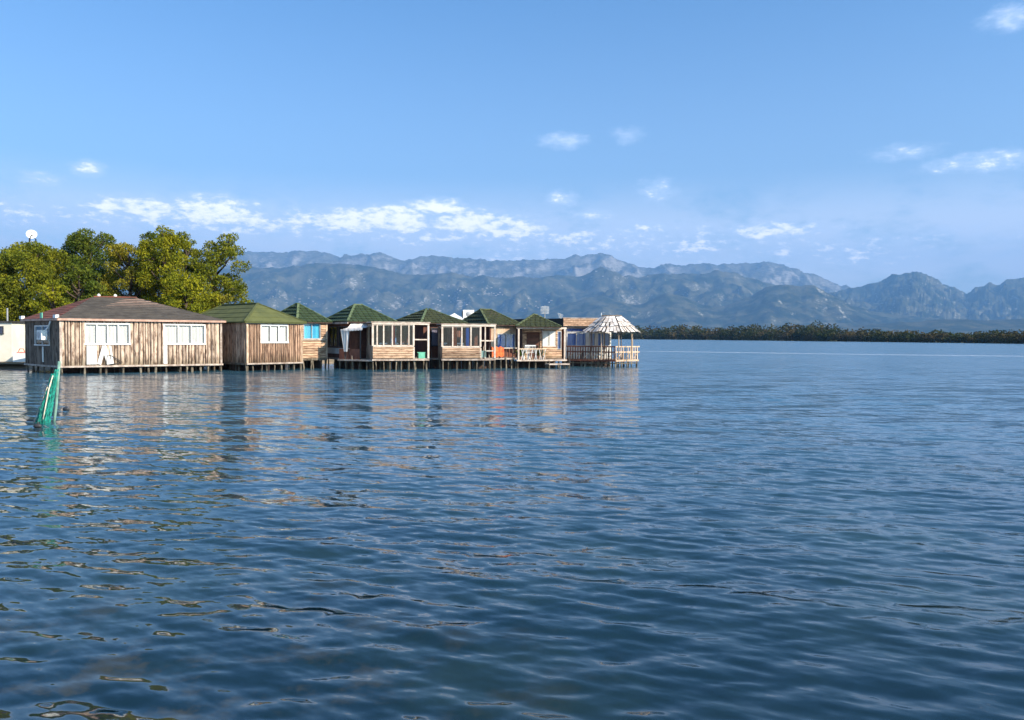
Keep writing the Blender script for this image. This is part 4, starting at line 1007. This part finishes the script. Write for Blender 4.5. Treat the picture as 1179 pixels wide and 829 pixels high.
# ------------------------------------------------------------------ round pavilion on its own deck
def pavilion():
    N, Lc, Rc, Bk = G(708.5, 58.8), Vector((4.1, 60.5)), G(735, 60.3), Vector((8.3, 62.1)); z0 = .55
    c = Vector((7.42, 60.15)); t = thing('pavilion', 'round open pavilion with ragged pale board roof at the row end', 'pavilion', (c.x, c.y, 0))
    deck(t, [Lc, N, Rc, Bk], z0, .1, 'tan_wood')
    Wl, Wf = Wall(Lc, N), Wall(N, Rc)
    for W, m, n in ((Wl, 'red_wood', 19), (Wf, 'tan_wood', 10)):  # shade put into the colour: dark wood on the left side, pale on the lit front
        W.box(MB(), 0, W.L, z0-.14, z0-.005, .0, .06).build('deck_beam', m, t)
        for zz in (1.06, 1.46): W.box(MB(), 0, W.L+(.12 if W is Wf else 0), zz, zz+.09, -.06, .02).build('rail', m, t)
        for k in range(n):
            u = .1+(W.L-.2)*k/(n-1); W.box(MB(), u-.035, u+.035, z0, 1.46, -.035, -.005+.0).build('baluster', m, t)
        for k in range(n//3):          # crossed braces
            u = .15+(W.L-.7)*k/max(1, n//3-1); g = MB(); g.beam(W.p(u, .66, .035), W.p(u+.45, 1.05, .035), .05, .03, W.n.to_3d()); g.build('brace', 'tan_wood', t)
        piles(t, W, spaced(W.L, 9 if W is Wl else 5), z0-.1, -.06, .06); piles(t, W, spaced(W.L, 6), z0-.1, -.9, .06)
        MB().beam(W.p(.0, .28, -.02), W.p(W.L, .28, -.02), .05, .07).build('brace', 'pile_wood', t)
    # posts
    n = 8; rp, re, rt = 1.78, 2.12, .82; ze, zt = 2.60, 3.62
    ang = lambda k: k*6.28318/n+.2
    for k in range(n):
        p = c+Vector((math.cos(ang(k)), math.sin(ang(k))))*rp*.93
        MB().tube([V3(p, z0), V3(p+Vector((.02, 0)), 1.6), V3(p, 2.72)], [.05, .045, .04], 6).build('post', 'tan_wood' if k in (5, 6, 7, 0) else 'grey_wood', t)
    g = MB()
    for k in range(n):
        a, b = [V3(c+Vector((math.cos(ang(q)), math.sin(ang(q))))*rp*.93, 2.68) for q in (k, k+1)]; g.beam(a, b, .08, .1)
    g.build('ring_beam', 'grey_wood', t)
    # roof: a dark under-deck with ragged overlapping boards
    g = MB(); ring = lambda r, z, o=0.: [V3(c+Vector((math.cos(ang(k)), math.sin(ang(k))))*r, z) for k in range(n)]
    e, tp = ring(re-.12, ze), ring(rt, zt); g.add(e+tp, [(k, (k+1) % n, n+(k+1) % n, n+k) for k in range(n)]+[tuple(range(n, 2*n))]); ro = g.build('roof', 'grey_wood', t)
    rr = random.Random(3)
    for k in range(n):
        e0, e1 = ring(re, ze)[k], ring(re, ze)[(k+1) % n]; t0, t1 = ring(rt, zt)[k], ring(rt, zt)[(k+1) % n]
        nrm = (e1-e0).cross(t0-e0).normalized(); nrm = nrm if nrm.z > 0 else -nrm
        for row, (s0, s1, nb) in enumerate(((-.07, .42, 6), (.3, .75, 4), (.62, 1.03, 3))):
            for j in range(nb):
                f0, f1 = j/nb+.025, (j+1)/nb-.03+rr.uniform(-.05, .05); q0 = s0+rr.uniform(-.06, .05); q1 = s1+rr.uniform(-.04, .04)
                P = lambda f, s: e0.lerp(e1, f).lerp(t0.lerp(t1, f), s)
                o = nrm*(.03+.03*row+rr.uniform(0, .02)); lift = nrm*rr.uniform(.02, .09)
                MB().prism([P(f0, q0)+o+lift, P(f1, q0+rr.uniform(-.04, .04))+o+lift, P(f1, q1)+o, P(f0, q1)+o], nrm*.02).build('roof_board', 'thatch_board', ro)
    # flat open crown
    g = MB()
    tops = ring(rt*.95, zt+.2)
    for k in range(n): g.beam(ring(rt*.9, zt-.05)[k], tops[k], .05, .05); g.beam(tops[k], tops[(k+1) % n], .06, .05)
    g.build('crown_frame', 'grey_wood', ro)
    p = V3(c+Vector((-.78, -.2)), zt+.05); MB().tube([p, p+Vector((0, 0, .35))], .03, 6).build('finial', 'white_plastic', ro)
pavilion()

# ------------------------------------------------------------------ smaller things
def chair_mesh(t, m):
    g = MB()
    for i in range(5): g.beam((-.19+i*.095, .2, .44), (-.20+i*.1, .29, .84), .06, .02)
    g.beam((-.22, .295, .85), (.22, .295, .85), .03, .07); g.build('backrest', m, t)
    MB().box((0, 0, .43), (.22, 0, 0), (0, .22, 0), (0, 0, .018)).build('seat', m, t)
    for sx_ in (-1, 1):
        for sy in (-1, 1): MB().beam((sx_*.25, sy*.25-.0, 0), (sx_*.19, sy*.19, .42), .045, .045).build('leg', m, t)
        g = MB(); g.beam((sx_*.25, -.2, .42), (sx_*.25, -.2, .63), .04, .04); g.beam((sx_*.25, -.24, .64), (sx_*.25, .26, .66), .05, .03); g.build('armrest', m, t)
def make_chair(label, loc, rz, src=None, group='white plastic chairs'):
    if src is None:
        t = thing('plastic_chair', label, 'chair', (0, 0, 0), group); chair_mesh(t, 'white_plastic')
    else:
        t = src.copy(); COL.objects.link(t); t['label'] = label
        for ch in src.children:
            c = ch.copy(); COL.objects.link(c); c.parent = t
    t.location = loc; t.rotation_euler = (0, 0, rz); t.scale = (1.1, 1.1, 1.15); return t
W, FL, FR, us = V4
c0 = make_chair('white chair behind first veranda glass, nearest the awning', W.p(us(437), .74, -.55), W.ang+3.14)
for px, lb in ((448, 'white chair behind first veranda glass, second from the awning'), (457, 'white chair behind first veranda glass, third from the awning'), (467, 'white chair behind first veranda glass, next to the open bay')):
    make_chair(lb, W.p(us(px), .74, -.5-.1*rng.random()), W.ang+3.14+rng.uniform(-.3, .3), c0)
W2, _, _, us2 = V5
for px, lb in ((516, 'white chair at left end inside the second glazed veranda'), (536, 'white chair in the middle of the second glazed veranda')):
    make_chair(lb, W2.p(us2(px), .74, -1.25), W2.ang+rng.uniform(-.3, .3), c0)
for u, rz, lb in ((.75, .4, 'white chair on the brown door porch, left one'), (1.35, -.3, 'white chair on the brown door porch, right one')):
    make_chair(lb, W7.p(u, Z7, -.75), W7.ang+rz+3.14, c0)
def table(label, cloth_label, p, rz, m, s=(.75, .4)):
    t = thing('dining_table', label, 'table', p, 'veranda tables'); X = Vector((math.cos(rz), math.sin(rz), 0)); Y = Vector((-X.y, X.x, 0)); p = Vector(p)
    MB().box(p+Vector((0, 0, .72)), X*s[0], Y*s[1], (0, 0, .02)).build('table_top', 'grey_wood', t)
    for a in (-1, 1):
        for b in (-1, 1): q = p+X*a*(s[0]-.08)+Y*b*(s[1]-.08); MB().beam(q, q+Vector((0, 0, .7)), .05, .05).build('leg', 'grey_wood', t)
    g = MB(); n = 24; vs = []; fs = []
    for i in range(n):
        a = i*6.28318/n; cx, sy = math.cos(a), math.sin(a); k = 1/max(abs(cx), abs(sy)); q = p+X*cx*k*(s[0]+.02)+Y*sy*k*(s[1]+.02)
        vs += [q+Vector((0, 0, .755)), q+(X*cx+Y*sy)*(.03+.02*math.sin(i*2.4))+Vector((0, 0, .45))]
    fs = [(2*i, 2*((i+1) % n), 2*((i+1) % n)+1, 2*i+1) for i in range(n)]+[tuple(range(0, 2*n, 2))]
    o = g.add(vs, fs).build('tablecloth', m, None, True, org=p+Vector((0, 0, .45))); tag(o, cloth_label, 'tablecloth')
table('table under red cloth, left in the second veranda', 'red cloth on the left table of the second glazed veranda', W2.p(us2(519), .74, -.55), W2.ang, 'red_cloth', (.42, .32))
table('table under red cloth, right in the second veranda', 'red cloth on the right table of the second glazed veranda', W2.p(us2(540), .74, -.6), W2.ang, 'red_cloth', (.55, .32))
# green crate on the open veranda bay
def crate(label, p, ang, m, s=(.22, .17, .17), name='crate'):
    X = Vector((math.cos(ang), math.sin(ang), 0)); Y = Vector((-X.y, X.x, 0)); p = Vector(p); t = thing(name, label, 'crate', p)
    g = MB(); a, b, h = s; th = .015
    g.box(p+Vector((0, 0, th)), X*a, Y*b, (0, 0, th)); g.build('base', m, t)
    for sg in (-1, 1):
        MB().box(p+Y*sg*(b-th)+Vector((0, 0, h+th*2)), X*a, Y*th, (0, 0, h)).build('side_panel', m, t)
        MB().box(p+X*sg*(a-th)+Vector((0, 0, h+th*2)), Y*(b-2*th), X*th, (0, 0, h)).build('side_panel', m, t)
    g = MB()
    for sg in (-1, 1): g.box(p+Y*sg*(b-th)+Vector((0, 0, 2*h+.05)), X*(a+.02), Y*.03, (0, 0, .02))
    g.build('rim', m, t)
crate('light green plastic crate in the open veranda bay', W.p(us(486), .742, -.25), W.ang, 'green_plastic')
crate('white crate beside the cabin', (gx(23, 51.6), 51.75, .42), .2, 'white_plastic', (.42, .25, .26))
o = MB(); p = Vector((gx(23, 51.6), 51.75, .98)); o.box(p+Vector((0, 0, .02)), (.22, .05, 0), (-.04, .18, 0), (0, 0, .06)); o.tube([p+Vector((-.2, 0, .1)), p+Vector((-.12, 0, .28)), p+Vector((.12, 0, .28)), p+Vector((.2, 0, .1))], .025, 6)
tag(o.build('red_basket', 'crate_red', None, org=p), 'small red basket standing on the white crate by the cabin', 'basket')

# white cabin at the left picture edge
def cabin():
    C_ = G(14, 52.0); B_ = Vector((C_.x-4.2, C_.y-.25)); dp = Vector((-.35, 2.6)); t = thing('cabin', 'cream white cabin cut by the left edge', 'cabin', (*((B_+C_)/2), .3))
    Wf = Wall(B_, C_); z0, z1 = .42, 2.95; op = (Wf.L-1.1, Wf.L-.52, 2.2, 2.72)
    clad(t, Wf, z0, z1, None, [op], core='cabin_paint'); window(t, Wf, *op, 1, 'lilac_curtain', 'dark_metal', .05)
    for a, b in ((C_, C_+dp), (C_+dp, B_+dp), (B_+dp, B_)): clad(t, Wall(a, b), z0, z1, None, core='cabin_paint')
    Q = [B_, C_, C_+dp, B_+dp]; MB().prism(eaves(Q, .12, z1), (0, 0, .1)).build('roof', 'black_roof', t)
    Wf.box(MB(), -.02, Wf.L+.02, .2, z0, -.05, .02).build('plinth', 'dark_core', t)
    MB().tube([Wf.p(Wf.L-.55, 3.05, -.5), Wf.p(Wf.L-.55, 3.9, -.5)], .05, 6).build('flue', 'grey_metal', t)
    for k in range(3): MB().prism([V3(q, .30-k*.1) for q in eaves([Wf.p(.2, 0, 1.2-k*.0), Wf.p(Wf.L+1.2, 0, 1.0), Wf.p(Wf.L+1.2, 0, .1), Wf.p(.2, 0, .1)], .05*k, 0)], (0, 0, .09)).build('step', 'bank_soil', t) if k < 1 else None
cabin()

# radar-like white dish above the trees
def dish():
    D = 74.; X = gx(38, D); zc = gz(38, 271, D); t = thing('satellite_dish', 'white dish on a lattice mast above the leftmost pine', 'dish', (X, D, .8))
    for k in range(3):
        a = k*2.094+.5; MB().beam((X+.75*math.cos(a), D+.75*math.sin(a), .3), (X+.32*math.cos(a), D+.32*math.sin(a), zc-.35), .09, .09).build('mast_leg', 'dark_metal', t)
    g = MB()
    for i in range(12):
        z = 1.+i*(zc-1.6)/11
        f = .75-.43*(z-.3)/(zc-.65); q = [Vector((X+f*math.cos(k*2.094+.5), D+f*math.sin(k*2.094+.5), z)) for k in range(3)]
        for k in range(3): g.beam(q[k], q[(k+1) % 3], .05, .05)
    g.build('lattice', 'grey_metal', t)
    n = 20; vs = []; fs = []; ax = Vector((.45, -.8, .42)).normalized(); u = ax.cross(Vector((0, 0, 1))).normalized(); v = u.cross(ax); c = Vector((X, D, zc+.05))
    for j in range(6):
        r = .46*j/5
        for i in range(n): a = i*6.28318/n; vs.append(c+u*r*math.cos(a)*.98+v*r*math.sin(a)+ax*(.15*(r/.46)**2-.11))
    for j in range(5):
        for i in range(n): fs.append((j*n+i, j*n+(i+1) % n, (j+1)*n+(i+1) % n, (j+1)*n+i))
    MB().add(vs, fs).build('reflector', 'white_plastic', t, True)
    g = MB(); tip = c+ax*.42
    for k in range(3): a = k*2.094; g.beam(c+u*.42*math.cos(a)+v*.42*math.sin(a), tip, .02, .02)
    g.box(tip, u*.04, v*.04, ax*.05); g.build('feed_arm', 'grey_metal', t)
    g = MB()
    for k in range(3): a = k*2.094+.5; g.beam((X+.3*math.cos(a), D+.3*math.sin(a), zc-.36), c-ax*.1, .06, .06)
    g.build('mount', 'dark_metal', t)
dish()

# white canopy tent and rooftop unit behind the middle huts
def back_things():
    D = 66.; c = Vector((gx(523, D), D, 0)); zt, ze = gz(523, 360.5, D), gz(523, 367, D); t = thing('canopy_tent', 'white peaked canopy showing between two mossy roofs', 'canopy', (c.x, c.y, 0)); s = 1.3
    Q = [c+Vector((a*s, b*s, ze)) for a, b in ((-1, -1), (1, -1), (1, 1), (-1, 1))]; tp = c+Vector((0, 0, zt))
    n = 6; vs = []; fs = []
    for i in range(4):
        for k in range(n+1):
            f = k/n; b = len(vs); p, q = Q[i].lerp(tp, f), Q[(i+1) % 4].lerp(tp, f); d_ = Vector((0, 0, -.12*math.sin(math.pi*f))); vs += [p+d_, q+d_]
            if k: fs.append((b-2, b-1, b+1, b))
    MB().add(vs, fs).build('canopy', 'white_plastic', t, True)
    g = MB()
    for i in range(4): g.add([Q[i], Q[(i+1) % 4], Q[(i+1) % 4]-Vector((0, 0, .22)), Q[i]-Vector((0, 0, .22))], [(0, 1, 2, 3)])
    g.build('valance', 'white_plastic', t)
    for q in Q: MB().beam((q.x, q.y, -.6), (q.x, q.y, ze), .07, .07).build('pole', 'grey_metal', t)
    D = 62.5; X = gx(539, D); z0, z1 = gz(539, 366, D), gz(539, 357, D); t = thing('rooftop_unit', 'white air conditioning unit on a stand left of the dark ridge', 'air conditioner', (X, D, 0)); w_ = .42
    MB().box((X, D, (z0+z1)/2), (w_, .08, 0), (-.03, .16, 0), (0, 0, (z1-z0)/2)).build('housing', 'white_plastic', t)
    cc = Vector((X+.05, D-.185, (z0+z1)/2)); g = MB(); g.add([cc+Vector((.2*math.cos(i*.524), .04*math.cos(i*.524), .2*math.sin(i*.524))) for i in range(12)]+[cc+Vector((0, -.03, 0))], [(i, (i+1) % 12, 12) for i in range(12)]); g.build('fan_grille', 'grey_metal', t)
    for a in (-.3, .3): MB().beam((X+a, D, -.7), (X+a, D, z0), .06, .06).build('stand_leg', 'grey_metal', t)
    MB().box((X-.46, D+.1, (z0+z1)/2-.05), (.04, 0, 0), (0, .1, 0), (0, 0, .26)).build('side_cover', 'dark_metal', t)
    # grid antenna
    D = 63.; X = gx(627, D); z0, z1 = 2.9, gz(627, 352, D); t = thing('grid_antenna', 'pale wire grid antenna on a pole above the mossy roof', 'antenna', (X, D, 0))
    MB().tube([(X, D, -.6), (X, D, z1)], .035, 6).build('mast', 'grey_metal', t)
    for k in range(6): zz = z1-.62+k*.11; MB().beam((X-.36+.1*abs(k-2.5)/2.5, D-.06, zz), (X+.36-.1*abs(k-2.5)/2.5, D-.06, zz), .02, .02).build('grid_bar', 'white_plastic', t)
    for k in range(7): xx = X-.3+k*.1; MB().beam((xx, D-.06, z1-.64), (xx, D-.06, z1-.05), .02, .02).build('grid_bar', 'white_plastic', t)
    MB().beam((X, D, z1-.35), (X+.0, D-.5, z1-.35), .03, .03).build('boom', 'grey_metal', t)
    D = 63.6; X = gx(645, D); t = thing('rod_antenna', 'thin rod antenna on the flat roof corner', 'antenna', (X, D, 3.0))
    MB().tube([(X, D, 3.0), (X, D, gz(645, 361, D))], .025, 6).build('mast', 'grey_metal', t)
    for k in range(4): zz = gz(645, 361, D)-.05-k*.1; MB().beam((X-.22+k*.03, D, zz+.08), (X+.22-k*.03, D, zz-.08), .022, .022).build('element', 'white_plastic', t)
back_things()

# porch plants between the chairs
for i, (u, o, lb) in enumerate(((.35, -.4, 'potted leafy plant at the left porch post'), (1.85, -.45, 'potted leafy plant in front of the white shutters'))):
    p = W7.p(u, Z7, o); t = thing('potted_plant', lb, 'plant', p, 'porch plants')
    MB().tube([p, p+Vector((0, 0, .12)), p+Vector((0, 0, .26))], [.1, .13, .15], 10).build('pot', 'fascia', t)
    r = np.random.RandomState(i+40); n = 220; q = r.normal(size=(n, 3))*np.array([.16, .16, .15])+np.array(p)+np.array([0, 0, .5]); quads('foliage', q, r.uniform(.08, .16, n), i, 'plant_leaf', t)

# ------------------------------------------------------------------ green net on its pole in the water
def net():
    D = 20.3; top = Vector((gx(68, D), D, gz(68, 416, D))); foot = Vector((gx(55, D), D+.08, -.7))
    t = thing('net_pole', 'leaning pale pole standing in the water inside the green net', 'pole', (gx(62, D), D, 0))
    MB().tube([foot, foot.lerp(top, .5)+Vector((.03, 0, 0)), top], [.036, .036, .036], 9).build('pole', 'pole_pale', t, True)
    # net: gathered sheet with open mesh strands
    t = thing('fishing_net', 'turquoise green fishing net gathered on the leaning pole', 'net', (gx(58, D), D-.3, 0))
    r = random.Random(2); L = top+Vector((0, -.08, -.2)); nU, nV = 26, 30
    def S(a, h):      # a across 0..1, h down 0..1
        c = L.lerp(Vector((gx(59.5, D), D-.35, -.05)), h); wd = .11+.17*h**1.2
        fold = .05*math.sin(a*15+h*2)*(.4+h)
        return c+Vector((-(a-.38)*wd*1.05, -.12*math.sin(a*3.1)*(.3+h)+fold*.8, fold*.3-.05*math.sin(a*3.14)*h))
    vs = [S(a/nU, h/nV) for h in range(nV+1) for a in range(nU+1)]; fs = []
    for h in range(nV):
        for a in range(nU):
            if (a*7+h*11) % 13 in (0, 5) or (a > 17 and h > 9 and (a+h) % 2): continue
            i = h*(nU+1)+a; fs.append((i, i+1, i+nU+2, i+nU+1))
    MB().add(vs, fs).build('net_sheet', 'net_green', t, True)
    g = MB()
    for q in range(22):
        a = r.random(); pts = [S(min(1, max(0, a+.12*math.sin(k*.9+q))), .08+.92*k/9)+Vector((r.uniform(-.02, .02), -.05-r.uniform(0, .05), 0)) for k in range(10)]; g.tube(pts, .009, 4)
    g.build('net_strands', 'net_green', t)['kind'] = 'stuff'
    MB().tube([S(.35, .1)+Vector((0, -.1, 0)), S(.45, .35)+Vector((0, -.12, 0)), S(.2, .6)+Vector((0, -.14, 0)), S(.15, .86)+Vector((0, -.15, 0))], [.014, .017, .015, .012], 6).build('pale_rope', 'rope_pale', t, True)
    MB().tube([S(.75, .30)+Vector((0, -.1, 0)), S(1., .62)+Vector((-.03, -.05, 0)), S(1., .98)+Vector((-.1, 0, -.03))], .009, 5).build('pale_rope', 'rope_pale', t, True)
    for (px, y, lb) in ((75, 472.5, 'small dark float on the water right of the net'), (42, 492.5, 'small dark float on the water left of the net')):
        Df = CAMH*F/(y-hz(px)); p = Vector((gx(px, Df), Df, .0)); g = MB(); n = 8
        g.tube([p+Vector((-.09, 0, .02)), p+Vector((-.05, 0, .035)), p+Vector((.05, 0, .035)), p+Vector((.1, 0, .02))], [.02, .06, .055, .02], 8); g.tube([p+Vector((0, 0, .06)), p+Vector((.015, 0, .14))], [.02, .012], 5)
        tag(g.build('net_float', 'dark_metal', None, True, org=p), lb, 'float', 'net floats')
net()

# ------------------------------------------------------------------ haze: the air between the lagoon and the mountains
def haze():
    m = bpy.data.materials.new('haze_air'); m.use_nodes = True; t = NT(m.node_tree); o = t.n('ShaderNodeOutputMaterial')
    v = t.n('ShaderNodeVolumePrincipled'); v.inputs['Color'].default_value = (.25, .54, 1.0, 1); v.inputs['Density'].default_value = 6.4e-5; v.inputs['Anisotropy'].default_value = 0.
    t.l(v.outputs[0], o.inputs['Volume'])
    MATS['haze'] = m
    o = MB().box((0, 10900, 1150), (30000, 0, 0), (0, 11100, 0), (0, 0, 1152)).build('haze', 'haze'); o['kind'] = 'stuff'
    tag(o, 'pale blue air between lagoon and mountains', 'haze')
haze()
